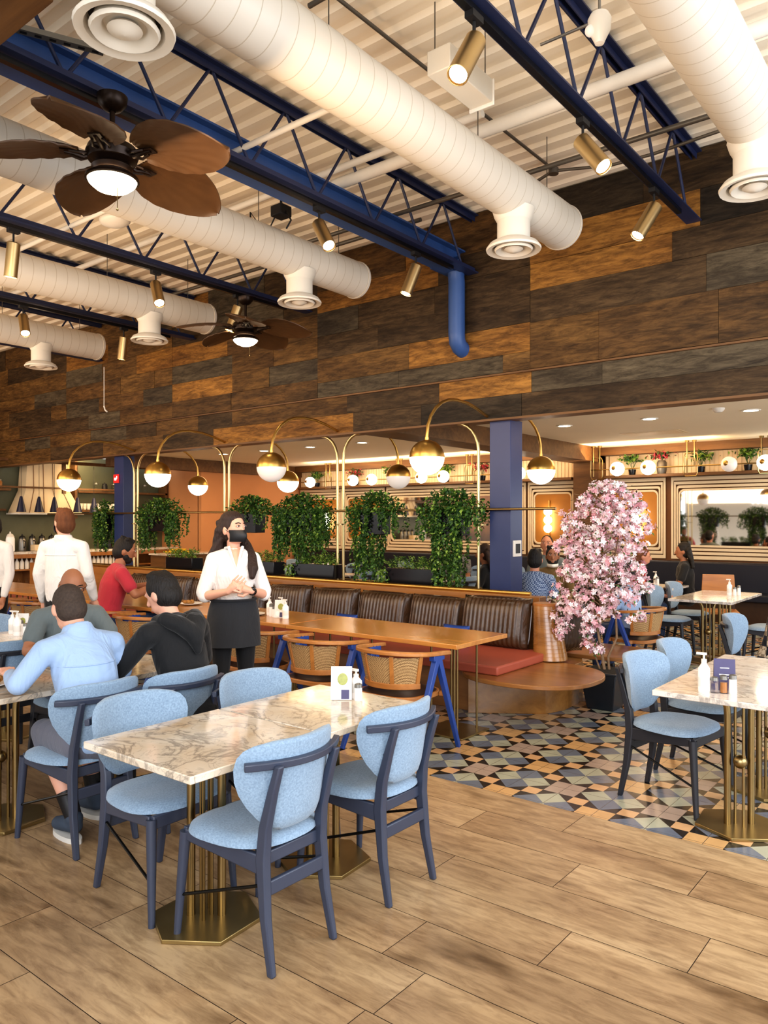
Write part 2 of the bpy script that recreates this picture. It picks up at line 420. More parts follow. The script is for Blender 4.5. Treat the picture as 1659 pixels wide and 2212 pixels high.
# ================================================================ reclaimed wood wall
WT={}
for k,(a,b) in {'D':('#604c33','#3a2b1a'),'G':('#6b604c','#40362a'),'M':('#866538','#563d21'),'L':('#b0803f','#835a2a'),'R':('#7a5a33','#42311e'),'K':('#4c4030','#2a2219')}.items():
    x=N('reclaimed_board_'+k.lower()); v=x.coord((.16,1,1)); at=x.n('ShaderNodeAttribute',attribute_name='rnd')
    sc=x.n('ShaderNodeVectorMath',{0:at.outputs['Vector'],'Scale':23.},operation='SCALE'); v2=x.n('ShaderNodeVectorMath',{0:v,1:sc.outputs[0]},operation='ADD').outputs[0]
    n1=x.noise(v2,24,7,.7,.8); n2=x.noise(v2,3.2,5,.65,.6)
    base=x.ramp(n2,[(.34,b),(.64,a)]); base=x.mix(.7,base,x.ramp(n1,[(.32,'#5a4a3c'),(.6,'#ffffff')]),'MULTIPLY')
    rough=x.noise(x.coord((.6,1,3)),5,6,.75,1.2); base=x.mix(.65,base,x.ramp(rough,[(.44,'#ffffff'),(.66,'#6b5c4c')]),'MULTIPLY')
    x.set(Base_Color=base,Roughness=.6,Specular_IOR_Level=.3); x.bump(n1,.4,.008); WT[k]=x.m
def planks(name,rows,y,xs0,depth=.02):
    keys=list(WT); mb=MB(); rnd=[]; rg=random.Random(11)
    for z0,z1,segs in rows:
        for x0,x1,k in segs:
            d=rg.random()*.008; g=.0025; n0=len(mb.f)
            mb.box(((x0+x1)/2,y+.02-d/2,(z0+z1)/2),(x1-x0-g,.04+d,z1-z0-g),keys.index(k)); rnd+= [rg.random()]*(len(mb.f)-n0)
    me=mb.mesh(name,[WT[k] for k in keys]); a=me.attributes.new('rnd','FLOAT','FACE'); a.data.foreach_set('value',rnd)
    o=mkobj(name,me); o['kind']='structure'; return o
rg=random.Random(5)
def rnd_segs(x0,x1,pool,mn=.7,mx=1.7):
    out=[];x=x0
    while x<x1-.01:
        w=mn+(mx-mn)*rg.random(); n=min(x1,x+w)
        if x1-n<.35: n=x1
        out.append((x,n,rg.choice(pool))); x=n
    return out
rows=[]
XR=1.6
rows+= [(3.17,3.63,[(-3.64,-2.92,'M'),(-2.92,-1.85,'R'),(-1.85,XR,'R')]),(3.63,3.95,[(-3.64,-1.95,'D'),(-1.95,-.9,'G'),(-.9,XR,'D')]),
 (3.95,4.21,[(-3.64,-2.24,'L'),(-2.24,XR,'D')]),(4.21,4.53,[(-3.64,-2.0,'L'),(-2.0,XR,'K')]),(4.53,4.88,[(-3.64,-2.5,'K'),(-2.5,XR,'D')])]
rows+= [(3.17,3.35,[(-6.56,-5.3,'G'),(-5.3,-3.95,'G'),(-3.95,-3.64,'M')]),(3.35,3.64,[(-6.56,-5.15,'M'),(-5.15,-3.64,'L')]),
 (3.64,3.92,[(-6.56,-5.6,'D'),(-5.6,-3.64,'D')]),(3.92,4.21,[(-6.56,-5.9,'G'),(-5.9,-4.8,'D'),(-4.8,-3.64,'D')]),
 (4.21,4.47,[(-6.56,-4.75,'L'),(-4.75,-3.64,'D')]),(4.47,4.88,[(-6.56,-5.2,'M'),(-5.2,-4.9,'L'),(-4.9,-3.64,'R')])]
for x0,x1 in ((-9.51,-6.56),(-12.49,-9.51),(-16.2,-12.49)):
    zs=[3.17,3.4,3.66,3.92,4.21,4.5,4.88]
    for a,b in zip(zs,zs[1:]): rows.append((a,b,rnd_segs(x0,x1,'DGMMLRD')))
planks('wall_back',rows,6.915,0)
low=[(2.94,3.15,[(-16.2,-14,'M')]+rnd_segs(-14,-8.2,'MMDRG')+[(-8.2,-6.1,'M'),(-6.1,-4.76,'D'),(-4.76,-3.64,'L'),(-3.64,-2.9,'G'),(-2.9,XR,'G')]),
     (2.71,2.94,rnd_segs(-16.2,-8.6,'MMLRD')+[(-8.6,-6.0,'L'),(-6.0,-5.0,'D'),(-5.0,-3.75,'K'),(-3.75,XR,'D')])]
planks('trim_1',low,6.945,0)
mb=MB(); mb.box((-7.3,7.06,3.95),(17.8,.16,1.9)); struct('wall_back_core',mb,'extbl')
mb=MB(); mb.box((-7.3,6.95,3.158),(17.8,.075,.018)); struct('trim_2',mb,'bulkhead')
mb=MB(); mb.box((-7.3,7.03,2.70),(17.8,.20,.022)); struct('trim_3',mb,'bulkhead')
# ================================================================ ceilings
mb=MB(); vs=[];fs=[]; y=-2.2; prof=[]
while y<6.93:
    prof+=[(y,4.87),(y+.07,4.87),(y+.10,4.898),(y+.17,4.898)]; y+=.20
for X in (-16.2,1.8): vs+=[(X,p[0],p[1]) for p in prof]
n=len(prof)
for i in range(n-1): fs.append((i,i+1,n+i+1,n+i))
mb.add(vs,fs,0,None,False)
cm=N('painted_deck'); v=cm.coord((.05,1,1)); f=cm.noise(v,8,3); cm.set(Base_Color=cm.mix(f,lin('#efe2ca'),lin('#fbf2e0')),Roughness=.6); M['deck']=cm.m
struct('ceiling',mb,'deck',sharp=20)
mb=MB(); mb.box((-6.9,10.5,3.03),(15.6,7.0,.06)); struct('ceiling_rear',mb,'ceil2')
# back room walls
mb=MB(); mb.box((-6.3,13.93,1.5),(15.8,.1,3.2)); struct('wall_rear',mb,'brownst')
mb=MB(); mb.box((-13.86,12.35,1.5),(.12,3.1,3.0)); struct('wall_left',mb,'salmonwall')
mb=MB(); mb.box((-13.78,11.2,2.87),(.18,5.4,.26)); struct('trim_4',mb,'bulkhead')
mb=MB(); mb.box((-15.3,8.9,1.5),(.1,5.4,3.0)); struct('wall_bar',mb,'greentile')
mb=MB(); mb.box((-14.6,10.85,1.5),(1.4,.1,3.0)); struct('wall_bar_end',mb,'salmonwall')
mb=MB(); mb.box((-16.2,3.2,2.45),(.1,7.6,4.95)); struct('wall_side',mb,'bulkhead')
mb=MB(); mb.box((-5.98,10.4,2.87),(.5,6.9,.27)); mb.box((-5.98,13.7,1.5),(.5,.3,2.9)); struct('trim_5',mb,'bulkhead')
mb=MB(); mb.box((-6.9,13.72,2.93),(15,.24,.15)); struct('trim_6',mb,'bulkhead')
# front-of-house wall behind the camera, seen only in the mirror
mb=MB(); mb.box((-6.5,-3.2,1.7),(6.0,.1,3.4)); struct('wall_front',mb,'white')
# ================================================================ roof joists
def joist(x,lab,y0=-1.8,y1=6.9,shade='navyd'):
    t=thing('roof_joist',lab,'beam',(x,y0,4.25),0,'blue open web roof joists')
    L=y1-y0
    for nm,z,s in (('top_chord',.60,-1),('bottom_chord',0.0,1)):
        m=MB(); m.box((0,L/2,z),(.13,L,.012)); 
        for q in (-.02,.02): m.box((q,L/2,z+s*.03),(.008,L,.05))
        part(nm,m,'navy' if shade!='navyd' else 'navyd',t)
    P=.72; k0=(3.45-.0-y0)%P; m=MB(); y=k0-P
    while y<L:
        for a,b in (((0,y,.58),(0,y+P/2,.02)),((0,y+P/2,.02),(0,y+P,.58))):
            if a[1]>=0 and b[1]<=L: m.tube([a,b],.0125,8)
        y+=P
    part('web_bars',m,'navyd',t); return t
jl=['open web roof joist nearest the right, carrying three brass spotlights','open web roof joist beside the deep solid blue beam','open web roof joist behind the near ceiling fan carrying a second fan','open web roof joist fourth from the right above the left tables','farthest open web roof joist at the far left of the ceiling']
JX=[-2.05,-4.3,-6.7,-9.0,-11.4]
for x,l in zip(JX,jl): joist(x,'blue '+l)
# solid girder + downpipe
t=thing('steel_girder','deep solid blue steel girder running to the plank wall with a bent pipe end','beam',(-4.47,0,0))
m=MB(); m.box((0,2.4,4.385),(.02,9.0,.25)); m.box((0,2.4,4.505),(.15,9.0,.016)); m.box((0,2.4,4.262),(.15,9.0,.016)); part('girder_body',m,'trussb',t)
m=MB(); m.tube([(.03,6.72,4.38),(.03,6.78,4.30),(.03,6.80,4.15),(.03,6.80,3.62),(.03,6.81,3.54),(.03,6.86,3.49),(.03,6.93,3.47)],.088,18); part('down_pipe',m,'trussb',t)
m=MB(); m.box((.03,6.72,4.28),(.32,.36,.02)); part('bearing_plate',m,'trussb',t)
# timber beam near the camera, top left
single('timber_beam',MB().box((-4.12,1.57,4.04),(1.85,.28,.28)),'bulkhead','brown timber ceiling beam cutting the top left corner of the view','beam',bevel=.006)
# spotlight tracks and spots
def spot():
    t=thing('spotlight','x','spotlight')
    part('adaptor',MB().box((0,0,.13),(.05,.10,.035)).cyl((0,0,.11),(0,0,.0),.009,seg=8),'black',t)
    h=part('housing',MB().lathe([(.052,-.27),(.055,-.268),(.055,.02),(.045,.028),(0.001,.028)],seg=22),'spotbrass',t)
    part('lens',MB().lathe([(.001,-.258),(.046,-.258)],seg=20),'spotlens',h)
    return t
S0=spot(); spots=[]
SP=[(0,3.3,-.42,-.5,1),(0,4.6,.45,-.62,1),(0,5.9,-.62,-.15,0),(1,4.55,.42,-.62,1),(1,5.88,-.38,-.05,0),(2,3.22,-.15,.1,0),(2,4.67,.35,-.6,1),(2,5.75,-.35,.0,0),(3,4.44,.4,-.6,1),(3,5.78,-.15,.1,0)]
SL=['brass cylinder spotlight at the top of the right joist, aimed left and lit','lit brass cylinder spotlight halfway along the right joist','brass cylinder spotlight nearest the plank wall on the right joist','lit brass cylinder spotlight on the girder beside a black junction box','brass cylinder spotlight on the girder nearest the blue bent pipe','brass cylinder spotlight at the left edge above the white duct','lit brass cylinder spotlight hanging in front of the second duct','brass cylinder spotlight behind the far ceiling fan','lit brass cylinder spotlight at the far left above the last duct','small brass cylinder spotlight beyond the far ducts']
for i,((j,y,a,b,lit),l) in enumerate(zip(SP,SL)):
    o=S0 if i==0 else dup(S0,(0,0,0))
    o.location=(JX[j],y,4.05); o['label']=l; o['group']='brass track spotlights'
    d=(Vector((0,0,-1))+CAMR*a+CAMF*b).normalized(); q=d.to_track_quat('-Z','Y')
    for ch in o.children:
        if ch.name.startswith('housing'): ch.rotation_mode='QUATERNION'; ch.rotation_quaternion=q
    if i==0: pass
    spots.append((o.location.copy()+d*.3,d,lit))
for (x,l) in zip(JX[:4],['black spotlight track under the right joist','black spotlight track under the blue girder','black spotlight track under the joist behind the near fan','black spotlight track under the fourth joist']):
    m=MB(); m.box((x,2.9,4.212),(.04,7.2,.035)); single('light_track',m,'blackg',l,'light track',group='black lighting tracks')
# ================================================================ ducts
dm=N('spiral_duct_paint'); v=dm.coord(); w=dm.n('ShaderNodeTexWave',{'Vector':v,'Scale':2.6,'Distortion':0.3,'Detail':1.0},wave_type='BANDS',bands_direction='Y',wave_profile='SAW').outputs['Fac']
ln=dm.ramp(w,[(.94,'#ffffff'),(.985,'#d8d0c3')]); dm.set(Base_Color=dm.mix(1.0,lin('#d6cec0'),ln,'MULTIPLY'),Roughness=.45); dm.bump(w,.10,.004); M['spiral']=dm.m
def diffuser(t,y):
    f=part('diffuser',MB().lathe([(.14,.06),(.19,.035),(.215,.0),(.21,-.015),(.17,-.005),(.155,.03)],(0,y,-.42),30),'duct',t)
    m=MB(); m.lathe([(.135,.02),(.15,-.005),(.14,-.02),(.10,.0),(.09,.02)],(0,y,-.42),28); m.lathe([(.001,-.03),(.04,-.025),(.075,-.005),(.06,.01)],(0,y,-.42),24); part('louvre_rings',m,'duct',f)
    part('throat',MB().lathe([(.001,.045),(.15,.045)],(0,y,-.42),20),'black',f)
def duct(x,l,ts):
    t=thing('air_duct',l,'duct',(x,0,4.2),0,'white spiral air ducts')
    m=MB(); m.cyl((0,-1.9,0),(0,6.2,0),.187,seg=40); m.lathe([(.187,0),(.194,.004),(.194,.02),(.187,.024)],M4=Matrix.Translation((0,6.16,0))@Matrix.Rotation(R(-90),4,'X'),seg=40); part('duct_pipe',m,'spiral',t,sharp=50)
    for y in (0,1.6,3.2,4.8,5.9): part('hanger_wire',MB().cyl((0,y,.2),(0,y,.68),.004,seg=5),'steeld',t)
    for y in ts:
        m=MB(); m.cyl((0,y,-.02),(0,y,-.40),.128,seg=28); m.lathe([(.165,0),(.15,-.05),(.128,-.09)],(0,y,-.12),28); part('drop_branch',m,'duct',t)
        diffuser(t,y)
for x,l,ts in ((-1.2,'white spiral duct at the upper right edge with a round ceiling diffuser',(5.3,)),(-2.95,'largest white spiral duct crossing the ceiling with two round diffusers',(1.9,5.33)),(-5.3,'white spiral duct passing behind the near ceiling fan',(5.33,)),(-7.8,'white spiral duct third from the right, running above the distant fan',(5.35,)),(-10.3,'shortest looking white spiral duct at the far left',(5.33,))):
    duct(x,l,ts)
# cross pipes and conduits
for i,(x0,x1,y,z,r,mt,l) in enumerate([(-9.5,-2.9,3.75,4.38,.022,'white','thin white cross pipe hung under the joists behind the near fan'),(-4.6,.8,5.04,4.62,.05,'white','thick white cross pipe above the right ducts near the plank wall'),
      (-12.0,-3.0,4.95,4.70,.03,'white','white cross pipe above the girder and the second duct'),(-6.0,.8,5.75,4.55,.02,'steeld','grey conduit crossing to the upper right duct'),(-8.6,-4.4,6.1,4.6,.02,'steeld','grey conduit crossing above the end of the second duct'),(-3.2,.8,3.3,4.72,.016,'steeld','thin grey conduit feeding the white camera dome')]):
    single('ceiling_pipe' if mt=='white' else 'conduit',MB().cyl((x0,y,z),(x1,y,z),r,seg=12),mt,l,'pipe',group='pipes across the ceiling')
for x,y0,y1,z,r,mt,l in ((-1.63,-1.9,6.7,4.76,.03,'white','white ceiling pipe running beside the upper right duct'),(-3.1,-1.9,6.3,4.80,.013,'steeld','thin dark conduit running between the big duct and the right joist'),(-6.1,1.0,6.3,4.8,.012,'steeld','thin dark conduit behind the second duct')):
    single('ceiling_pipe',MB().cyl((x,y0,z),(x,y1,z),r,seg=12),mt,l,'pipe',group='pipes along the ceiling')
m=MB(); m.lathe([(.001,0),(.045,0),(.045,.05),(.03,.06),(.001,.06)],(-3.1,6.33,4.76),16); m.tube([(-3.1,6.33,4.79),(-3.5,6.45,4.75),(-3.9,6.5,4.72)],.014,8); m.tube([(-3.1,6.33,4.79),(-2.6,6.4,4.72),(-2.2,6.3,4.66),(-1.2,6.2,4.66)],.014,8)
single('junction_box',m,'steeld','grey round junction box with flexible conduit beside the plank wall','junction box')
t=thing('ballast_box','white sheet metal box fixed under the deck beside the big duct','metal box',(-2.66,4.12,4.47))
part('box_body',MB().box((0,0,0),(.17,.50,.15)),'duct',t,bevel=.006); part('end_plate',MB().box((0,.256,-.01),(.19,.012,.17)),'cupw',t,bevel=.003)
part('hanger',MB().cyl((-.06,-.2,.07),(-.06,-.2,.4),.004,seg=6).cyl((.06,.2,.07),(.06,.2,.4),.004,seg=6),'steeld',t)
t=thing('security_camera','white dome security camera on a conduit between the right joists','camera',(-1.72,4.08,4.42))
part('camera_body',MB().lathe([(.001,-.17),(.035,-.165),(.045,-.14),(.085,-.06),(.09,.02),(.07,.06),(.02,.075),(.001,.075)],seg=24),'cupw',t); part('dome_glass',MB().ell((-.05,-.05,-.07),.045),'lampdim',t); part('bracket',MB().cyl((0,0,.07),(0,0,.55),.012,seg=8).cyl((-.5,0,.02),(0,0,.02),.012,seg=8),'steel',t); t.scale=(.72,)*3
t=thing('wireless_unit','white ceiling access unit hung under the deck left of the near fan light','ceiling unit',(-6.29,3.95,4.4))
part('unit_body',MB().ell((0,0,0),(.17,.13,.06)),'cupw',t); part('bracket',MB().cyl((0,0,.03),(0,0,.46),.012,seg=8).box((0,0,.09),(.12,.1,.06)),'steeld',t)
t=thing('cable_box','black junction box with looping cables beside the girder spotlight','junction box',(-5.15,4.94,4.5))
part('box_body',MB().box((0,0,0),(.14,.14,.10)),'black',t,bevel=.01); part('cables',MB().tube([(-.06,0,0),(-.2,.05,-.08),(-.35,.02,.0),(-.42,0,.1),(-.42,0,-.22)],.008,6).tube([(.06,0,0),(.15,-.02,-.12),(.12,-.05,-.2)],.008,6).cyl((0,0,.03),(0,0,.36),.012,seg=6),'black',t)
t=thing('perforated_rail','slotted steel channel fixed beside the top diffuser','steel channel',(-4.15,2.17,4.36),R(66))
part('channel',MB().box((0,0,0),(.62,.05,.03)),'steel',t); m=MB()
for i in range(8): m.box((-.26+i*.075,0,-.0165),(.035,.02,.002))
part('slots',m,'black',t)
# small twin spotlight / pull cord on wall
single('pull_cord',MB().tube([(-10.65,6.5,4.0),(-10.65,6.5,3.7),(-10.65,6.5,3.40)],.006,6).tube([(-10.65,6.5,3.40),(-10.62,6.5,3.34),(-10.57,6.5,3.31)],.012,6),'cupw','thin white pull cord hanging in front of the plank wall at left','cord')
# ================================================================ ceiling fans
def blade(L=.62,W=.235):
    m=MB(); nx=26; ny=22; vs=[];fs=[]
    for i in range(nx+1):
        s=i/nx; w=W*(math.sin(PI*min(1,max(0,(s*.95+.05)))**.90))**.60 if s<1 else .004
        w=max(w,.012)
        for j in range(ny+1):
            t=-1+2*j/ny; a=math.atan2(t*w,s*L+.02)
            rib=.0055*math.cos(a*34)*max(0,1-s*1.15)
            vs.append((s*L,t*w,rib-.10*s*s+.02*(1-t*t)-.0))
    for i in range(nx):
        for j in range(ny): a=i*(ny+1)+j; fs.append((a,a+1,a+ny+2,a+ny+1))
    m.add(vs,fs); return m
def fan(lab,loc,rz,sc):
    t=thing('ceiling_fan',lab,'ceiling fan',loc,rz,'bronze palm leaf ceiling fans')
    part('down_rod',MB().cyl((0,0,.0),(0,0,.34),.016,seg=12),'bronze',t)
    part('canopy',MB().lathe([(.02,.24),(.05,.25),(.085,.29),(.09,.33),(.06,.345),(.001,.345)],seg=24),'bronze',t)
    part('motor_housing',MB().lathe([(.001,.05),(.05,.05),(.07,.03),(.14,.02),(.155,-.02),(.14,-.06),(.10,-.08),(.12,-.10),(.10,-.13),(.001,-.13)],seg=28),'bronze',t)
    bp=blade()
    me=None
    for k in range(5):
        if me is None:
            b=part('blade',bp,'blade',t,sharp=60); me=b.data; b0=b
            sm=b.modifiers.new('sol','SOLIDIFY'); sm.thickness=.008
        else:
            b=b0.copy(); COL.objects.link(b); b.parent=t
        a=2*PI*k/5; b.rotation_euler=(R(-13),0,a); b.location=(.19*math.cos(a),.19*math.sin(a),-.03)
        m=MB(); m.tube([(.10,0,-.03),(.16,0,-.055),(.22,.0,-.04),(.27,.0,-.035)],.014,8); m.box((.25,0,-.037),(.09,.07,.008)); m.tube([(.13,.03,-.04),(.18,.05,-.05),(.24,.03,-.04)],.009,6); m.tube([(.13,-.03,-.04),(.18,-.05,-.05),(.24,-.03,-.04)],.009,6)
        br=part('blade_bracket',m,'bronze',t,rz=a)
    part('light_rim',MB().lathe([(.11,-.13),(.155,-.16),(.158,-.175),(.145,-.18)],seg=28),'bronze',t)
    part('light_bowl',MB().lathe([(.001,-.25),(.05,-.245),(.10,-.225),(.135,-.195),(.145,-.175)],seg=28),'fanlamp',t)
    part('pull_chain',MB().tube([(.06,-.03,-.23),(.06,-.03,-.36)],.0025,6).ell((.06,-.03,-.37),.008,8,6),'brass',t)
    t.scale=(sc,)*3; return t
fan('large bronze ceiling fan with brown palm leaf blades at upper left',(-4.17,2.6,3.88),R(20),1.0)
fan('distant bronze ceiling fan with a lit bowl in front of the plank wall',(-6.6,5.78,3.85),R(32),.95)
# ================================================================ upholstered chairs
def blue_chair(wood_m='slate',fab='blue_fab'):
    t=thing('dining_chair','x','chair')
    for s in (-1,1):
        m=MB(); P=[(.165*s,-.265,0),(.158*s,-.225,.20),(.152*s,-.205,.40),(.150*s,-.215,.52),(.150*s,-.255,.66),(.150*s,-.290,.765)]
        Wd=[(.026,.028),(.034,.036),(.038,.048),(.034,.044),(.030,.036),(.028,.030)]
        vs=[];fs=[]
        for (x,y,z),(a,b) in zip(P,Wd):
            for i,j in ((-1,-1),(1,-1),(1,1),(-1,1)): vs.append((x+a/2*i,y+b/2*j,z))
        n=len(P)
        for k in range(n-1):
            for i in range(4): fs.append((k*4+i,k*4+(i+1)%4,k*4+4+(i+1)%4,k*4+4+i))
        fs+=[(3,2,1,0),tuple((n-1)*4+i for i in range(4))]
        m.add(vs,fs,0,None,True); part('rear_leg',m,wood_m,t,sharp=50,bevel=.006)
        m=MB(); m.tube([(.215*s,.225,0),(.205*s,.21,.22),(.195*s,.195,.425)],[.014,.019,.023],12); part('front_leg',m,wood_m,t)
    m=MB()
    for s in (-1,1): 
        m.bar((.155*s,-.20,.385),(.195*s,.19,.415),.022,.075,w2=.022,h2=.045)
    m.bar((-.195,.20,.412),(.195,.20,.412),.022,.055); m.bar((-.15,-.195,.40),(.15,-.195,.40),.02,.05)
    part('seat_frame',m,wood_m,t,bevel=.005)
    part('rear_stretcher',MB().bar((-.155,-.222,.30),(.155,-.222,.30),.02,.055),wood_m,t,bevel=.005)
    for s in (-1,1): part('side_rod',MB().tube([(.157*s,-.215,.315),(.207*s,.215,.17)],.0065,8),'rod',t)
    # seat
    m=MB(); vs=[];fs=[]; nr=10; ns=44
    for i in range(nr+1):
        rr=i/nr
        for k in range(ns):
            a=2*PI*k/ns; ca,sa=math.cos(a),math.sin(a); e=2/2.7
            x=.235*rr*abs(ca)**e*(1 if ca>=0 else -1); y=.225*rr*abs(sa)**e*(1 if sa>=0 else -1)
            x*=1+.10*(y/.225); z=.462+.022*math.cos(rr*PI/2)**.6 -.010*math.exp(-((y+.04)/.1)**2)*(1-rr**2)+.012*(x/.235)**2*(1-rr**4)
            if i==nr: z=.440
            if i==nr-1: x*=1.09/ (1) ; y*=1.09; z=.458
            vs.append((x,y,z))
    for i in range(nr):
        for k in range(ns): fs.append((i*ns+k,i*ns+(k+1)%ns,(i+1)*ns+(k+1)%ns,(i+1)*ns+k))
    vs.append((0,0,.43)); 
    for k in range(ns): fs.append((nr*ns+k,nr*ns+(k+1)%ns,len(vs)-1))
    m.add(vs,fs); part('seat',m,fab,t,sharp=75,doubles=.0004)
    # backrest shield
    prof=[(.495,.085),(.515,.125),(.55,.165),(.60,.203),(.65,.230),(.70,.246),(.75,.252),(.79,.246),(.815,.230),(.833,.200),(.843,.150),(.847,.085)]
    m=MB(); vs=[];fs=[]; n=len(prof); nt=18
    for sd in (1,-1):
        for i,(z,w) in enumerate(prof):
            u=-1+2*i/(n-1)
            for j in range(nt+1):
                q=-1+2*j/nt; x=w*q
                th=.021*(max(0,1-abs(q)**5)*max(0,1-abs(u)**7))**.5
                yc=-.215-.16*(z-.5)+1.75*x*x-.012
                vs.append((x,yc+sd*th,z))
    o=n*(nt+1)
    for sd in range(2):
        for i in range(n-1):
            for j in range(nt):
                a=sd*o+i*(nt+1)+j; q=(a,a+1,a+nt+2,a+nt+1); fs.append(q if sd else q[::-1])
    m.add(vs,fs); part('backrest',m,fab,t,sharp=80,doubles=.0006)
    path=[]
    for j in range(15):
        q=-1+2*j/14; x=.245*q; path.append((x,-.30+1.55*x*x,.765))
    m=MB(); vs=[];fs=[]
    for i,p in enumerate(path):
        p=Vector(p); d=(Vector(path[min(i+1,14)])-Vector(path[max(i-1,0)])).normalized(); r=d.cross(Vector((0,0,1)))
        for a,b in ((-.012,-.013),(.012,-.016),(.015,.012),(-.009,.016)): vs.append(p+r*a+Vector((0,0,b)))
    for i in range(14):
        for k in range(4): fs.append((i*4+k,i*4+(k+1)%4,i*4+4+(k+1)%4,i*4+4+k))
    fs+=[(3,2,1,0),tuple(56+i for i in range(4))]
    m.add(vs,fs,0,None,True); part('back_rail',m,wood_m,t,sharp=50,bevel=.004)
    for s in (-1,1): part('back_bolt',MB().cyl((.15*s,-.24,.64),(.145*s,-.21,.64),.009,seg=8),'black',t)
    return t
C0=blue_chair(); firstc=[True]
def chair(x,y,face,lab,group,src=None):
    """face: degrees of the direction the sitter looks"""
    rz=R(face-90)
    if src is None and firstc[0]: firstc[0]=False; o=C0; o.location=(x,y,0); o.rotation_euler=(0,0,rz); o['label']=lab; o['group']=group; return o
    return dup(src or C0,(x,y,0),rz,lab,group)
g1='pale blue chairs round the marble tables'
chair(-2.31,2.08,180,'pale blue upholstered chair in the foreground, nearest the camera',g1)
chair(-2.29,2.74,180,'pale blue upholstered chair behind the nearest one, right of the menu card',g1)
chair(-2.90,2.06,0,'pale blue upholstered chair under the near left corner of the marble table',g1)
chair(-2.90,2.76,0,'pale blue chair tucked behind the middle of the marble table',g1)
chair(-3.76,2.15,180,'pale blue chair in which the man in the light blue shirt sits',g1)
chair(-3.68,2.62,180,'pale blue chair in which the person in the black hoodie sits',g1)
C1=dup(C0,(-1.48,4.62,0),R(-8-90),'pale blue chair with charcoal legs at the left corner of the right marble table','chairs with charcoal legs')
def swap(t,a,b):
    for ch in t.children:
        if ch.data and ch.data.materials and ch.data.materials[0]==M[a]:
            ch.data=ch.data.copy(); ch.data.materials[0]=M[b]
bpy.context.view_layer.update()
swap(C1,'slate','charcoal')
def cchair(x,y,face,lab,grp='chairs with charcoal legs'): return dup(C1,(x,y,0),R(face-90),lab,grp)
cchair(-1.50,5.27,0,'pale blue chair with charcoal legs second along the right marble table')
cchair(-.62,5.35,180,'pale blue chair just entering the right edge beyond the right marble table')
cchair(-1.55,7.05,0,'grey blue chair turned toward the person in the plaid shirt')
cchair(-3.12,9.55,0,'grey blue chair at the near side of the rear right marble table')
cchair(-3.12,10.3,0,'grey blue chair at the far side of the rear right marble table')
cchair(-1.98,9.4,180,'grey blue chair at the right of the rear right marble table')
cchair(-5.02,1.95,0,'pale chair across the left marble table, at the left picture edge')
cchair(-4.90,2.75,0,'pale chair in which the bald man sits')
cchair(-5.42,2.55,180,'grey chair with a dark back rail beside the bald man, at the left picture edge')
cchair(-6.55,3.0,0,'pale chair beyond the second left marble table')
# ================================================================ marble tables
def marble_table(mm='marble'):
    t=thing('marble_table','x','table')
    m=MB(); m.box((0,0,.735),(.70,.695,.03)); part('table_top',m,mm,t,bevel=.004)
    m=MB()
    m.prism([(.235*math.cos(R(35+60*k)),.235*math.sin(R(35+60*k))) for k in range(6)],0,.018)
    part('hex_base',m,'brassd',t,bevel=.003)
    for s in (-1,1):
        dx,dy=.78*s,.62*s
        part('column_tube',MB().tube([(a*dx,a*dy,z) for a,z in ((.064,.018),(.064,.60),(.067,.645),(.08,.68),(.105,.706))],.018,14),'brass',t)
    m=MB()
    for a,q in ((38,.022),(218,.022),(128,.05),(308,.05)): m.cyl((q*math.cos(R(a)),q*math.sin(R(a)),.018),(q*math.cos(R(a)),q*math.sin(R(a)),.71),.0075,seg=8)
    part('thin_rods',m,'brass',t); part('ball',MB().ell((.012,-.03,.36),.036,20,12),'brass',t)
    part('top_plate',MB().box((0,0,.712),(.34,.34,.012)),'brassd',t); return t
T0=marble_table(); g='square marble tables with brass pedestals'
T0.location=(-2.56,2.03,0); T0['label']='square veined marble table nearest the camera on a hexagonal brass base'; T0['group']=g
def mt(x,y,l): return dup(T0,(x,y,0),0,l,g)
mt(-2.56,2.735,'square veined marble table holding the menu card, joined behind the nearest one')
mt(-4.27,2.00,'square marble table at the left edge in front of the light blue shirt')
mt(-4.27,2.705,'square marble table with drinks between the bald man and the black hoodie')
T1=mt(-1.08,4.43,'pale square marble table at the right edge with the pump bottle')
for ch in T1.children:
    if ch.name.startswith('table_top'): ch.data=ch.data.copy(); ch.data.materials[0]=M['marblew']
bpy.context.view_layer.update()
def mt1(x,y,l): return dup(T1,(x,y,0),0,l,g)
mt1(-1.08,5.135,'pale square marble table joined behind the right edge table')
mt1(-2.62,9.35,'marble table near side of the rear room at right')
mt1(-2.62,10.05,'marble table far side of the rear room at right with a tissue box')
mt(-5.95,2.85,'marble table at the left edge with a cluster of condiment bottles')
mt1(-.70,6.35,'marble table at the right edge in front of the plaid shirt')
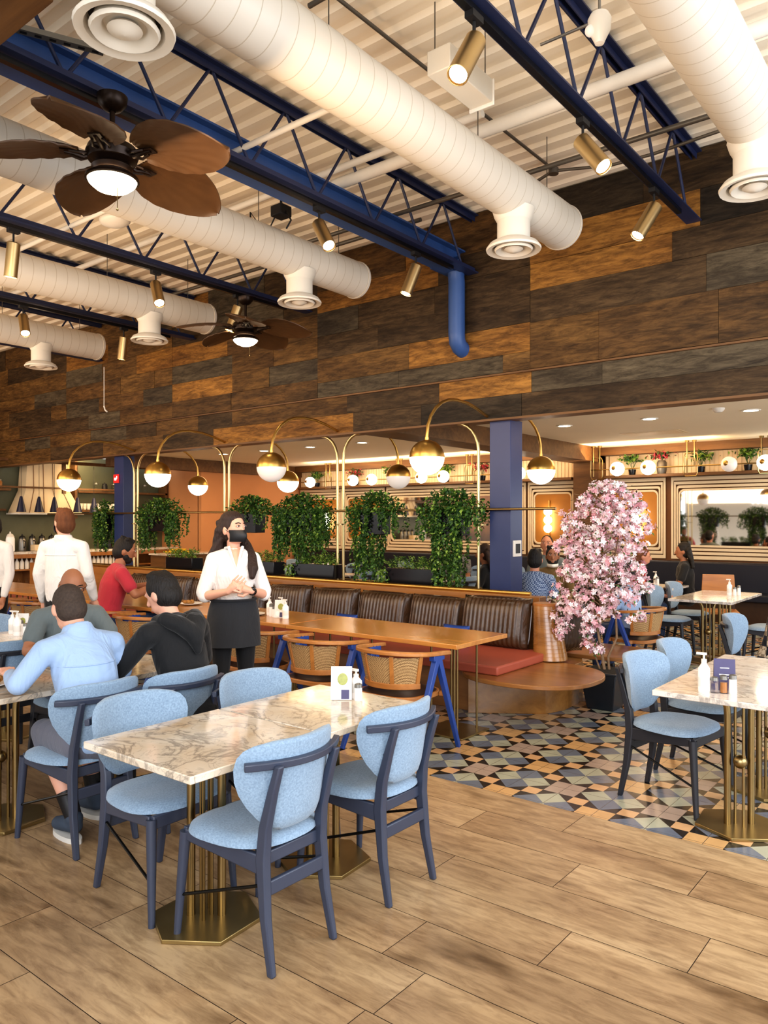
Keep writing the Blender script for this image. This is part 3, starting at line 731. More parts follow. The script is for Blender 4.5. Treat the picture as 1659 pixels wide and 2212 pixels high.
# ================================================================ honey oak tables
def oak_table():
    t=thing('oak_table','x','table')
    part('table_top',MB().box((0,0,.73),(1.77,.74,.035)),'oak',t,bevel=.004)
    for x in (-.45,.62):
        m=MB(); m.box((x,0,.008),(.40,.40,.016)); part('square_base',m,'brassd',t,bevel=.003)
        m=MB()
        for sx in (-1,1):
            for sy in (-1,1): m.cyl((x+.12*sx,.14*sy,.016),(x+.12*sx,.14*sy,.712),.009,seg=10)
        m.cyl((x,0,.016),(x,0,.712),.012,seg=10)
        part('column_rods',m,'brass',t); part('under_plate',MB().box((x,0,.705),(.3,.36,.012)),'brassd',t)
    return t
O0=oak_table(); go='honey oak tables pushed end to end'
O0.location=(-3.94,5.05,0); O0['label']='honey oak table at the right end of the long row, bare'; O0['group']=go
for x,l in ((-5.72,'honey oak table behind the waitress with a small group of bottles'),(-7.5,'oak table of plates in front of the man in red'),(-9.28,'oak table beyond the standing man in white'),(-11.06,'farthest oak table in the row at the left edge')):
    dup(O0,(x,5.05+.01*((x*10)%2),0),0,l,go)
# ================================================================ cane armchairs
cm=N('woven_cane'); v=cm.coord((1,1,1)); ck=cm.n('ShaderNodeTexChecker',{'Vector':v,'Color1':lin('#c9a878'),'Color2':lin('#7d5e3a'),'Scale':130.}).outputs[0]
cm.set(Base_Color=ck,Roughness=.6); M['cane']=cm.m
def cane_chair():
    t=thing('cane_armchair','x','chair')
    # bent rail: U shape opening forward (+y)
    rail=[(-.30,.16,.70),(-.30,.02,.715)]
    rail=[(-.30,.20,.70),(-.30,.05,.71)]+[(.30*math.cos(R(180+a)),-.02-.26*math.sin(R(a)),.715+.02*math.sin(R(a))) for a in range(0,181,15)]+[(.30,.05,.71),(.30,.20,.70)]
    m=MB(); vs=[];fs=[];n=len(rail)
    for i,p in enumerate(rail):
        p=Vector(p); d=(Vector(rail[min(i+1,n-1)])-Vector(rail[max(i-1,0)])).normalized(); r=d.cross(Vector((0,0,1))).normalized()
        for a,b in ((-.022,-.013),(.022,-.013),(.020,.015),(-.020,.017)): vs.append(p+r*a+Vector((0,0,b)))
    for i in range(n-1):
        for k in range(4): fs.append((i*4+k,i*4+(k+1)%4,i*4+4+(k+1)%4,i*4+4+k))
    fs+=[(3,2,1,0),tuple((n-1)*4+i for i in range(4))]
    m.add(vs,fs); part('arm_rail',m,'oakcane',t,sharp=50,bevel=.006)
    def bk(a,z): 
        k=.80+.20*(z-.46)/.26
        return (.29*k*math.cos(R(180+a)),-.02-.25*k*math.sin(R(a)),z)
    m=MB(); vs=[];fs=[]; A=list(range(20,161,7))
    for z in (.50,.60,.70):
        for a in A: vs.append(bk(a,z))
    for j in range(2):
        for i in range(len(A)-1): q=j*len(A)+i; fs.append((q,q+1,q+len(A)+1,q+len(A)))
    m.add(vs,fs); o=part('cane_panel',m,'cane',t,sharp=80); sm=o.modifiers.new('s','SOLIDIFY'); sm.thickness=.006
    for a in (20,66,114,160): part('back_slat',MB().bar(bk(a,.49),bk(a,.71),.03,.016,up=(math.cos(R(180+a)),-math.sin(R(a)),0)),'oakcane',t,bevel=.003)
    m=MB()
    pts=[bk(a,.495) for a in range(14,167,8)]; vs=[];fs=[];n=len(pts)
    for i,p in enumerate(pts):
        p=Vector(p); d=(Vector(pts[min(i+1,n-1)])-Vector(pts[max(i-1,0)])).normalized(); r=d.cross(Vector((0,0,1))).normalized()
        for a,b in ((-.013,-.02),(.013,-.02),(.013,.02),(-.013,.02)): vs.append(p+r*a+Vector((0,0,b)))
    for i in range(n-1):
        for k in range(4): fs.append((i*4+k,i*4+(k+1)%4,i*4+4+(k+1)%4,i*4+4+k))
    fs+=[(3,2,1,0),tuple((n-1)*4+i for i in range(4))]
    m.add(vs,fs); part('lower_rail',m,'oakcane',t,sharp=50,bevel=.004)
    def outl(k):
        o=[]
        for i in range(40):
            a=2*PI*i/40; ca,sa=math.cos(a),math.sin(a); e=2/3.2
            o.append((k*.265*abs(ca)**e*(1 if ca>0 else -1),k*.245*abs(sa)**e*(1 if sa>0 else -1)))
        return o
    m=MB(); m.prism(outl(1),.395,.43); part('seat_frame',m,'oakcane',t,bevel=.006)
    m=MB(); vs=[];fs=[]
    for i in range(7):
        for x,y in outl(.93*i/6): vs.append((x,y,.43+.035*(1-(i/6)**4)))
    for i in range(6):
        for k in range(40): fs.append((i*40+k,i*40+(k+1)%40,i*40+40+(k+1)%40,i*40+40+k))
    m.add(vs,fs); part('seat_pad',m,'leatherseat',t,sharp=80,doubles=.0003)
    for s in (-1,1):
        for y0,y1,yt in ((.06,.30,0),(.06,-.27,0)):
            part('leg',MB().bar((.29*s,y0,.70),(.315*s,y1,0),.045,.045,up=(0,1,0),w2=.03,h2=.028),'chairblue',t,bevel=.004)
        part('leg_head',MB().box((.29*s,.06,.682),(.045,.13,.04)),'chairblue',t,bevel=.004)
    m=MB(); 
    for s in (-1,1): m.bar((.25*s,.15,.41),(.305*s,.17,.41),.03,.03); m.bar((.25*s,-.1,.41),(.305*s,-.07,.41),.03,.03)
    part('seat_blocks',m,'oakcane',t); return t
K0=cane_chair(); gk='cane back armchairs with blue legs along the oak tables'
K0.location=(-3.38,4.42,0); K0['label']='cane armchair with blue splayed legs at the right end of the oak tables'; K0['group']=gk
for x,y,rz,l in ((-4.16,4.44,0,'second cane armchair from the right end of the oak tables'),(-4.95,4.46,0,'cane armchair partly hidden behind the waitress'),(-6.48,4.40,0,'cane armchair between the bald man and the black hoodie'),(-7.28,4.42,0,'cane armchair in which the man in red sits'),(-8.6,4.4,5,'cane armchair left of the standing man in white'),(-9.5,4.4,-3,'cane armchair at the left picture edge, nearer'),(-10.4,4.4,0,'cane armchair at the left picture edge, farther')):
    dup(K0,(x,y,0),R(rz),l,gk)
dup(K0,(-2.96,7.97,0),R(80),'cane armchair beyond the blossom tree with a person in light blue','cane armchair behind the tree')
# ================================================================ banquette
mb=MB(); mb.box((-8.2,6.0,.2),(9.6,.9,.36)); 
t=thing('banquette_bench','long wooden banquette bench with a terracotta seat pad behind the oak tables','bench',(0,0,0))
part('plinth',MB().box((-8.2,5.98,.2),(9.3,.62,.40)),'oakdark',t,bevel=.004)
part('seat_pad',MB().box((-8.2,5.86,.4375),(10.15,.95,.075)),'salmon',t,bevel=.015,seg=3)
part('back_board',MB().box((-8.2,6.62,.48),(9.7,.14,.9)),'oakdark',t,bevel=.004)
part('top_rail',MB().tube([(-13.0,6.66,.945),(-3.5,6.66,.945)],.02,10),'brass2',t)
# rounded platform end
def blob(cx,cy,rx,ry,e=2.3,n=48,a0=0,a1=2*PI):
    o=[]
    for i in range(n):
        a=a0+(a1-a0)*i/n; ca,sa=math.cos(a),math.sin(a); o.append((cx+rx*abs(ca)**(2/e)*(1 if ca>0 else -1),cy+ry*abs(sa)**(2/e)*(1 if sa>0 else -1)))
    return o
t2=thing('bench_platform','rounded oak platform on an angled plinth at the end of the banquettes','platform',(0,0,0))
part('platform_top',MB().prism(blob(-3.0,5.74,.57,.53),.365,.40),'oakdark',t2,bevel=.006)
part('platform_top',MB().prism(blob(-3.02,7.14,.60,.39),.365,.40),'oakdark',t2,bevel=.006)
m=MB(); m.prism([(-3.6,5.55),(-3.52,5.45),(-3.0,5.72),(-2.72,6.05),(-2.72,6.6),(-3.0,6.9),(-3.6,6.9)],0,.375); 
part('plinth',MB().prism([(-3.54,5.60),(-3.0,5.98),(-2.93,6.2),(-2.95,6.62),(-3.2,7.1),(-3.54,7.1)],0,.365),'drum',t2,bevel=.003)
t3=thing('end_drum','tapered drum of bent oak strips at the end of the banquette','armrest',(-3.13,6.33,.41))
m=MB(); pr=[]; 
for i in range(15):
    z=.47*i/14; r=.150-.045*i/14; pr+=[(r+.003,z),(r+.003,z+.032),(r,z+.034)] if i<14 else [(r,z)]
Msh=Matrix(((1,0,-.16,0),(0,1,.12,0),(0,0,1,0),(0,0,0,1)))
m.lathe(pr+[(.001,.47)],(0,0,0),30,0,Msh); part('drum_strips',m,'drum',t3,sharp=25)
part('drum_cap',MB().lathe([(.112,0),(.112,.022),(.001,.025)],(-.075,.056,.47),28),'oakcane',t3,bevel=.004)
# rear bench pad
single('rear_bench',MB().box((-3.75,7.0,.4375),(1.1,.6,.075)),'salmon','terracotta seat pad on the rear side bench behind the oak drum','seat pad',bevel=.015,seg=3)
# leather pillows
lm=N('channelled_leather'); v=lm.coord(); wv=lm.n('ShaderNodeTexWave',{'Vector':v,'Scale':7.0,'Distortion':.25},wave_type='BANDS',bands_direction='X').outputs['Fac']; ns=lm.noise(v,7,5,.6,.6)
lm.set(Base_Color=lm.mix(ns,lin('#241810'),lin('#60442c')),Roughness=.3,Coat_Weight=.3,Coat_Roughness=.2); mxx=lm.n('ShaderNodeMath',{0:wv,1:ns},operation='ADD').outputs[0]; lm.bump(mxx,.75,.02); M['chleather']=lm.m
def pillow(w=.70,h=.44):
    t=thing('leather_cushion','x','cushion'); part('cushion_body',MB().cushion((0,0,0),(w,.25,h),e=5,nx=20,nz=14),'chleather',t,sharp=80,doubles=.002)
    pts=[]
    for i in range(44):
        a=2*PI*i/44; ca,sa=math.cos(a),math.sin(a); pts.append((w/2*.985*abs(ca)**.32*(1 if ca>0 else -1),0,h/2*.985*abs(sa)**.32*(1 if sa>0 else -1)))
    part('piping',MB().tube(pts,.007,6,closed=True),'leather',t); return t
P0=pillow(); gp='channelled brown leather back cushions on the banquette'
px=[(-3.70,6.34,'rightmost brown leather cushion next to the oak drum'),(-4.40,6.40,'second brown leather cushion from the oak drum'),(-5.10,6.42,'third brown leather cushion from the oak drum'),(-5.82,6.42,'fourth brown leather cushion from the oak drum, right of a blue pillow corner'),(-6.54,6.42,'fifth brown leather cushion, beside the waitress'),(-7.26,6.42,'brown leather cushion hidden partly by the waitress'),(-8.0,6.42,'brown leather cushion behind the black hoodie head'),(-8.72,6.42,'brown leather cushion right of the bearded man'),(-9.44,6.42,'brown leather cushion behind the man in red')]
for i,(x,y,l) in enumerate(px):
    o=P0 if i==0 else dup(P0,(0,0,0)); o.location=(x,y,.675 if i else .69); o.rotation_euler=(R(-12),R(random.uniform(-2,2)),R(random.uniform(-3,3))); o['label']=l; o['group']=gp
P0.scale=(1.08,1,1.12)
single('leather_bolster',MB().cushion((0,0,0),(.42,.2,.50),e=5),'chleather','upright leather cushion on the rear bench behind the oak drum','cushion',loc=(-3.12,6.62,.68),rz=R(70),sharp=80,doubles=.002)
for x,l in ((-5.45,'blue pillow corner between two leather cushions'),(-4.05,'small blue pillow corner behind the oak table right end')):
    single('blue_pillow',MB().cushion((0,0,0),(.30,.12,.20),e=3),'chairblue',l,'pillow',loc=(x,6.20,.55),group='blue pillows on the banquette',sharp=80,doubles=.002)
# ================================================================ columns and partition
def column(x0,x1,y0,y1,l):
    t=thing('steel_column',l,'column',((x0+x1)/2,(y0+y1)/2,0),0,'navy square columns under the plank wall'); 
    part('column_shaft',MB().box((0,0,1.35),(x1-x0,y1-y0,2.70)),'navy',t,bevel=.004); return t
c1=column(-4.17,-3.92,7.02,7.27,'navy blue square column with a white thermostat beside the blossom tree')
column(-11.2,-10.94,7.02,7.22,'navy blue square column with a red sign behind the bearded man')
t=thing('thermostat','white thermostat with a dark screen on the right face of the navy column','thermostat',(-3.922,7.145,1.36),0)
part('thermostat_body',MB().box((.008,0,0),(.02,.16,.17)),'cupw',t,bevel=.004); part('screen',MB().box((.02,0,0),(.004,.09,.10)),'black',t)
t=thing('wall_sign','small square red sign with a white mark on the far navy column','sign',(-11.12,7.005,2.33),0)
part('sign_face',MB().box((0,0,0),(.14,.02,.14)),'redsign',t,bevel=.003); part('white_mark',MB().box((-.01,-.012,-.005),(.05,.004,.04)).box((.03,-.012,.02),(.015,.004,.04)),'signw',t)
def arch_post(x,l,both=True):
    t=thing('brass_post',l,'post',(x,6.99,0),0,'twin brass tubes of the arched partition')
    for s in ((-1,1) if both else (-1,)):
        z1=2.40
        part('brass_tube',MB().tube([(.048*s,0,0),(.048*s,0,z1)]+[(.048*s+s*(.27-.27*math.cos(R(a))),0,z1+.30*math.sin(R(a))) for a in (15,30,45,60,75,88)],.017,12),'brassp',t)
    part('joint_collar',MB().cyl((0,0,1.60),(0,0,1.615),.066,seg=12),'brass',t)
arch_post(-6.25,'twin brass partition tubes curving apart above the fourth leather cushion')
arch_post(-8.37,'twin brass partition tubes behind the head of the waitress')
arch_post(-10.55,'twin brass partition tubes beside the far navy column')
arch_post(-4.24,'single brass partition tube against the left face of the navy column',False)
single('brass_rail',MB().cyl((-13.2,6.955,1.77),(-3.38,6.955,1.77),.014,seg=10),'brass','long thin brass rail crossing the partition at head height','rail')
single('planter_shelf',MB().cyl((-13.2,6.86,.93),(-4.3,6.86,.93),.012,seg=8).cyl((-13.2,7.08,.93),(-4.3,7.08,.93),.012,seg=8),'brass','low brass rails carrying the black planter boxes behind the banquette','shelf')
def arc_lamp(x,front,lit,l):
    t=thing('arc_lamp',l,'lamp',(x,7.0,2.24),0,'brass arc lamps with half opal globes'); s=-1 if front else 1; Y=1.15*s
    pts=[(0,Y,.155),(0,Y,.20)]+[(0,Y-s*(.5-.5*math.cos(R(a))),.20+.40*math.sin(R(a))) for a in (15,30,45,60,75,90)]+[(0,s*.45,.592),(0,s*.28,.56),(0,s*.06,.50)]
    part('curved_arm',MB().tube(pts,.0155,12),'brass2',t)
    part('brass_cap',MB().ell((0,Y,0),.166,30,12,t0=PI/2,t1=PI).cyl((0,Y,.15),(0,Y,.19),.02,seg=12),'brass2',t)
    part('opal_globe',MB().ell((0,Y,0),.163,30,12,t0=0,t1=PI/2+.03),'lamp' if lit else 'lampdim',t); return t
for x,f,lit,l in ((-4.15,1,1,'largest lit brass and opal globe lamp, by the near navy column'),(-4.15,0,1,'lit brass and opal globe lamp right of the near navy column'),
    (-6.25,1,0,'unlit brass and opal globe lamp in front of the plank wall'),(-6.25,0,0,'unlit brass and opal globe lamp beyond the partition above the middle ivy'),
    (-8.35,1,1,'lit brass and opal globe lamp second from the left of the wall'),(-8.35,0,1,'lit globe lamp overlapping behind the unlit lamp'),
    (-10.5,1,1,'lit brass and opal globe lamp above the standing man in white'),(-10.5,0,1,'lit globe lamp in front of the salmon wall')):
    arc_lamp(x,f,lit,l)
# ================================================================ foliage
def leaf(m,p,d,L,W,mi,rg,droop=.3):
    d=d.normalized(); s=d.cross(Vector((0,0,1)))
    if s.length<.1: s=Vector((1,0,0))
    s.normalize(); s=(Matrix.Rotation(rg.uniform(-.9,.9),3,d)@s); n=s.cross(d)
    a=p; b=p+d*L*.45+s*W/2+n*W*.12; c=p+d*L-n*L*droop*.4; e=p+d*L*.45-s*W/2+n*W*.12
    m.add([a,b,c,e],[(0,1,2),(0,2,3)],mi,None,False)
def rv(rg): 
    while True:
        v=Vector((rg.uniform(-1,1),rg.uniform(-1,1),rg.uniform(-1,1)))
        if .05<v.length<1: return v.normalized()
def ivy(w,dep,top,strands,n_top,rg,trail=()):
    m=MB()
    for i in range(n_top):
        x=rg.gauss(0,w*.24); x=max(-w/2,min(w/2,x)); 
        p=Vector((x,rg.gauss(0,dep*.4),rg.uniform(-.02,top)*(1-(abs(x)/(w*.56))**2*.8))); leaf(m,p,rv(rg)+Vector((0,-.3,.1)),rg.uniform(.035,.06),rg.uniform(.025,.045),rg.choice((0,0,0,1,2,2)),rg)
    for k in range(strands):
        x=rg.uniform(-w/2,w/2); y=rg.choice((-1,-1,1))*rg.uniform(.3,1.0)*dep; L=rg.uniform(.08,.36)*(.55+abs(x)/w*.9)
        for a,b,c in trail:
            if abs(x-a)<.12: L=rg.uniform(.6,1)*b
        if not any(abs(x-a)<.12 for a,b,c in trail) and rg.random()<.45: continue
        z=.05; ph=rg.uniform(0,6)
        while z>-L:
            q=Vector((x+.03*math.sin(z*9+ph)+x*.12*(-z),y+.02*math.cos(z*7+ph),z)); leaf(m,q,rv(rg)+Vector((0,-.2,-.7)),rg.uniform(.03,.052),rg.uniform(.024,.038),rg.choice((0,0,0,1,2,2)),rg); z-=rg.uniform(.009,.018)
    return m
rg=random.Random(21)
for x,w,ns,nt,tr,l in ((-4.62,.82,150,900,[(-.08,.95,0),(.02,.95,0)],'trailing ivy in a black planter on the brass rail nearest the navy column'),(-5.70,.74,130,800,[(-.12,.92,0),(-.05,.85,0)],'trailing ivy in a black planter above the third leather cushion'),
     (-6.88,1.0,190,1000,[(-.3,.6,0),(.0,.65,0),(.28,.5,0)],'widest trailing ivy between the waitress and the twin brass tubes'),(-7.85,.78,50,900,[],'bushy ivy on top of a black box right behind the waitress'),
     (-9.88,1.0,120,900,[(-.35,.6,0),(.3,.5,0)],'trailing ivy hanging between the far column and the waitress'),(-11.42,.40,70,300,[(0,.6,0)],'narrow hanging ivy left of the far navy column')):
    t=thing('hanging_planter',l,'plant',(x,6.99,1.75),0,'ivy planters hanging on the brass rail')
    part('planter_box',MB().box((0,.0,-.13),(w*.42,.17,.26),taper=1.06),'blackg',t,bevel=.004)
    part('foliage',ivy(w,.13,.24,ns,nt,rg,tr),['leaf','leaf2','leafd'],t)
def fern(w,n,rg,h=.2):
    m=MB()
    for k in range(n):
        x=rg.uniform(-w/2,w/2); y=rg.uniform(-.06,.06); d=Vector((rg.uniform(-.6,.6),rg.uniform(-.6,.4),1)).normalized(); L=rg.uniform(.5,1)*h
        for i in range(7):
            q=Vector((x,y,0))+d*L*i/7+Vector((d.x,d.y,-.5))*(i/7)**2*.06
            for s in (-1,1): leaf(m,q,d*.4+Vector((s*.8,rg.uniform(-.4,.4),.2)),rg.uniform(.025,.05),.016,rg.choice((0,1,1,2)),rg)
    return m
for x,w,l in ((-6.62,.72,'low black planter of ferns left of the twin brass tubes'),(-5.12,.66,'low black planter of ferns with yellow green leaves near the column'),(-7.6,.6,'low black planter of ferns right of the waitress'),(-9.3,.62,'low black planter of ferns left of the waitress')):
    t=thing('fern_planter',l,'plant',(x,6.97,.945),0,'black planter boxes on the low brass rails')
    part('planter_box',MB().box((0,0,.085),(w,.2,.17)),'blackg',t,bevel=.005)
    part('foliage',fern(w*.95,46,rg),['leaf','leaf2','leafd'],t,loc=(0,0,.165))
# trailing bits in front of two low planters
m=MB()
for k in range(10):
    x=rg.uniform(-.09,.09);z=0
    while z>-.34: leaf(m,Vector((x,-.11+rg.uniform(-.02,.02),z)),rv(rg)+Vector((0,-.3,-.8)),.04,.02,rg.choice((0,1)),rg); z-=.016
for x in (-5.48,-6.98): 
    single('trailing_vine',m,['leaf','leaf2'],'thin trailing vine at the left end of the '+('fern planter near the column' if x>-6 else 'fern planter by the twin tubes'),'plant',loc=(x,6.95,1.10),group='short vines over the planter ends')
# ================================================================ rear wall panelling
def rrect(x0,x1,z0,z1,r,n=6):
    o=[]
    for cx,cz,a0 in ((x1-r,z1-r,0),(x0+r,z1-r,90),(x0+r,z0+r,180),(x1-r,z0+r,270)):
        for i in range(n+1): a=R(a0+90*i/n); o.append((cx+r*math.cos(a),cz+r*math.sin(a)))
    return o
def ring(m,a,b,y,mi=0,d=.025):
    n=len(a); vs=[(x,y,z) for x,z in a]+[(x,y,z) for x,z in b]+[(x,y+d,z) for x,z in a]+[(x,y+d,z) for x,z in b]; fs=[]
    for i in range(n):
        j=(i+1)%n; fs+=[(i,j,n+j,n+i),(2*n+i,2*n+j,j,i),(n+i,n+j,3*n+j,3*n+i)]
    m.add(vs,fs,mi,None,False)
def panel(x0,x1,kind,l):
    t=thing('wall_panel',l,'wall panel',((x0+x1)/2,13.855,0),0,'cream and brown striped wall panels'); h=(x1-x0)/2
    Z0,Z1=.98,2.42; m=MB(); y=0
    steps=[(0.0,0.06,.004),(.08,.128,.004),(.148,.192,.05),(.21,.245,.10)]
    for k,(a,b,r) in enumerate(steps):
        fx=.62
        ring(m,rrect(-h+a*fx,h-a*fx,Z0+a,Z1-a,max(r,.004)),rrect(-h+b*fx,h-b*fx,Z0+b,Z1-b,max(r-.02,.003)),-.03)
    part('cream_mouldings',m,'creamst',t,sharp=30)
    p=rrect(-h+.16,h-.16,Z0+.245,Z1-.245,.07)
    m=MB(); m.add([(x,-.012,z) for x,z in p],[tuple(range(len(p)))],0,None,False)
    part('mirror_pane' if kind=='mirror' else 'amber_inset',m,'mirror' if kind=='mirror' else 'gold',t)
for x0,x1,k,l in ((-13.72,-12.32,'a','striped wall panel with an amber inset in the far left corner of the rear room'),(-12.27,-11.0,'a','striped wall panel with an amber inset right of the twin brass tubes'),(-10.95,-7.38,'mirror','long mirror framed in cream stripes behind the ivy'),(-7.33,-6.26,'a','striped panel with an amber inset and three lit globes right of the column'),(-5.70,-4.60,'a','striped panel with an amber inset partly behind the blossom tree'),(-4.50,.6,'mirror','long mirror framed in cream stripes at the right edge')):
    panel(x0,x1,k,l)
def sconce(x,l):
    t=thing('globe_sconce',l,'wall lamp',(x,13.80,1.5),0,'three globe wall sconces')
    part('back_bar',MB().box((0,.02,.16),(.03,.03,.78)),'brass2',t)
    for k in range(3): part('globe',MB().ell((0,-.04,.0+.165*k),.082,20,12),'lamp',t)
sconce(-6.86,'three lit stacked globes on the amber panel right of the navy column'); sconce(-5.1,'three lit stacked globes half hidden by the blossom tree'); sconce(-12.75,'three lit stacked globes seen between the ivy strands')
m=MB(); m.box((-10.0,13.872,2.68),(7.4,.01,.40)); x=-13.7
while x<.8:
    if x>-6.3 and x<-6.2: single('slatted_frieze',m,'creamst','cream vertical slat frieze above the left wall shelf of the rear room','wall panel'); m=MB(); m.box((-2.4,13.872,2.68),(6.5,.01,.40)); x=-5.69
    if not(-6.3<x<-5.7): m.box((x,13.865,2.68),(.05,.02,.40))
    x+=.075
single('slatted_frieze',m,'creamst','cream vertical slat frieze above the right wall shelf of the rear room','wall panel')
single('wall_shelf',MB().box((-9.95,13.74,2.455),(7.3,.26,.05)),'bulkhead','brown wall shelf above the panels left of the corner post','shelf',bevel=.004,group='brown wall shelves'); single('wall_shelf',MB().box((-2.5,13.74,2.455),(6.3,.26,.05)),'bulkhead','brown wall shelf carrying potted plants right of the blossom tree','shelf',bevel=.004,group='brown wall shelves')
def glob_rail(x0,x1,xs,loops,l):
    t=thing('globe_rail',l,'lamp',(0,13.25,2.57),0,'long brass rails of round globe lamps')
    part('rail_tube',MB().cyl((x0,0,0),(x1,0,0),.011,seg=8),'brass',t)
    for x in loops:
        part('hanger',MB().cyl((x,0,-.12),(x,0,.43),.012,seg=8).cyl((x+.12,0,0),(x+.12,0,.43),.012,seg=8).cyl((x,0,.40),(x,0,.43),.035,seg=12).cyl((x+.12,0,.40),(x+.12,0,.43),.035,seg=12),'brass',t)
        part('loop',MB().tube([(x+.0-.05+u*.22,0,w) for u,w in ((0,-.12),(.1,-.17),(.9,-.17),(1,-.12),(1,.16),(.9,.21),(.1,.21),(0,.16))],.010,6,closed=True),'brass',t)
    for x,lit in xs:
        g=part('globe',MB().ell((x,-.02,0),.125,22,14),'lamp' if lit else 'lampdim',t); part('brass_hub',MB().ell((x-.02,-.125,.01),(.045,.03,.045),12,8),'brass2',g)
glob_rail(-5.75,-.8,[(-5.25,1),(-4.70,1),(-3.38,0),(-2.84,1)],(-5.7,-4.05,-2.9),'brass rail with four globe lamps in front of the shelf at right')
glob_rail(-13.3,-6.6,[(-12.8,1),(-11.45,1),(-10.9,1),(-9.53,1),(-8.97,1),(-7.2,1)],(-12.3,-10.2,-8.4),'brass rail with globe lamps seen beyond the partition')
def shelf_plant(x,k,l):
    t=thing('potted_plant',l,'plant',(x,13.69,2.48),0,'potted plants on the wall shelf')
    if k=='vase': part('pot',MB().lathe([(.001,0),(.07,0),(.085,.08),(.085,.2),(.06,.24),(.001,.23)],seg=18),'steeld',t); z=.24; mm=['pinkfl','pinkfl','leafd']
    else: part('pot',MB().lathe([(.001,0),(.055,0),(.07,.10),(.001,.10)],seg=16),'blackg',t); z=.10; mm=['leaf','leaf2','leafd']
    if k=='fl': mm=['pinkfl','pinkfl','leafd']
    m=MB()
    for i in range(6): m.tube([(0,0,z-.02),(rg.uniform(-.06,.06),rg.uniform(-.04,.04),z+.13)],.004,5,2)
    for i in range(130): p=Vector((rg.gauss(0,.09),max(-.12,min(.05,rg.gauss(-.03,.05))),z+(.13 if k!='vase' else .05)+min(.13,abs(rg.gauss(0,.07))))); leaf(m,p,rv(rg)+Vector((0,0,.3)),rg.uniform(.06,.1),rg.uniform(.03,.05),rg.choice((0,1,2)),rg)
    part('foliage',m,mm,t)
for x,k,l in ((-5.15,'p','small green potted plant between the first two rail globes'),(-4.62,'vase','grey vase of red flowers on the rear wall shelf'),(-3.95,'p','dark potted plant in the middle of the right wall shelf'),(-3.2,'p','tall green potted plant near the right edge shelf end'),(-11.75,'fl','red orchid seen right of the twin brass tubes'),(-10.7,'p','green plant on the shelf above the far mirror'),(-8.3,'fl','red flowers in a pot left of the navy column'),(-13.0,'p','green plant in the far corner of the shelf'),(-9.2,'p','small green plant behind the largest lamp')):
    shelf_plant(x,k,l)
t=thing('rear_banquette','navy upholstered banquette along the rear wall','bench',(0,0,0))
part('seat_pad',MB().box((-3.0,13.35,.42),(6.2,.6,.12)),'banq',t,bevel=.02); part('back_rest',MB().box((-3.0,13.68,.62),(6.2,.2,.66)),'banq',t,bevel=.03); part('plinth',MB().box((-3.0,13.4,.18),(6.2,.5,.36)),'extbl',t)
t=thing('rear_banquette','navy upholstered banquette along the rear wall left of the corner post','bench',(0,0,0))
part('seat_pad',MB().box((-10.0,13.35,.42),(7.4,.6,.12)),'banq',t,bevel=.02); part('back_rest',MB().box((-10.0,13.68,.62),(7.4,.2,.66)),'banq',t,bevel=.03); part('plinth',MB().box((-10.0,13.4,.18),(7.4,.5,.36)),'extbl',t)
# downlights
def downlight():
    t=thing('downlight','x','ceiling light'); part('trim_ring',MB().lathe([(.115,0),(.11,-.012),(.085,-.010),(.085,.0)],seg=24),'white',t); part('lens',MB().lathe([(.001,-.004),(.086,-.004)],seg=20),'down',t); return t
D0=downlight(); k=0
for x,l in ((-2.33,'round lit downlight at the right edge of the rear ceiling'),(-3.57,'round lit downlight above the right rear tables'),(-4.78,'round lit downlight right of the navy column'),(-6.05,'round lit downlight next to the brown ceiling beam'),(-7.3,'round lit downlight just above the largest globe lamp'),(-8.53,'round lit downlight between the middle arcs'),(-9.77,'round lit downlight left of the twin tubes'),(-11.0,'round lit downlight above the unlit globe'),(-12.2,'farthest round lit downlight at the left of the rear ceiling')):
    if abs(x+6.05)<.01: continue
    o=D0 if k==0 else dup(D0,(0,0,0)); k+=1; o.location=(x,10.1,3.0); o['label']=l; o['group']='recessed downlights of the rear ceiling'
single('smoke_detector',MB().lathe([(.001,-.05),(.04,-.048),(.07,-.02),(.075,0)],seg=20),'cupw','flat white smoke detector beside the rightmost downlight','smoke detector',loc=(-2.6,9.7,3.0))
single('air_grille',MB().box((0,0,-.008),(.9,.5,.012)).box((0,0,-.016),(.8,.4,.006)),'creamst','flat square air grille in the rear ceiling','vent',loc=(-4.1,11.8,3.008))
# mirror-only sign
def text(s,name,mat,size,loc,rot,lab,cat,ext=.01,align='CENTER'):
    c=bpy.data.curves.new(name,'FONT'); c.body=s; c.size=size; c.extrude=ext; c.align_x=align; c.align_y='CENTER'; c.materials.append(M[mat])
    tmp=bpy.data.objects.new(name,c); COL.objects.link(tmp); bpy.context.view_layer.update()
    me=bpy.data.meshes.new_from_object(tmp.evaluated_get(bpy.context.evaluated_depsgraph_get())); bpy.data.objects.remove(tmp); me.materials.clear(); me.materials.append(M[mat])
    o=mkobj(name,me); o.location=loc; o.rotation_euler=rot
    if lab: tag(o,lab,cat)
    return o
text('BAKERY','lit_sign','signw',.46,(-6.35,-3.1,2.42),(R(90),0,R(180)),'lit white bakery lettering, seen reversed in the right mirror','sign')
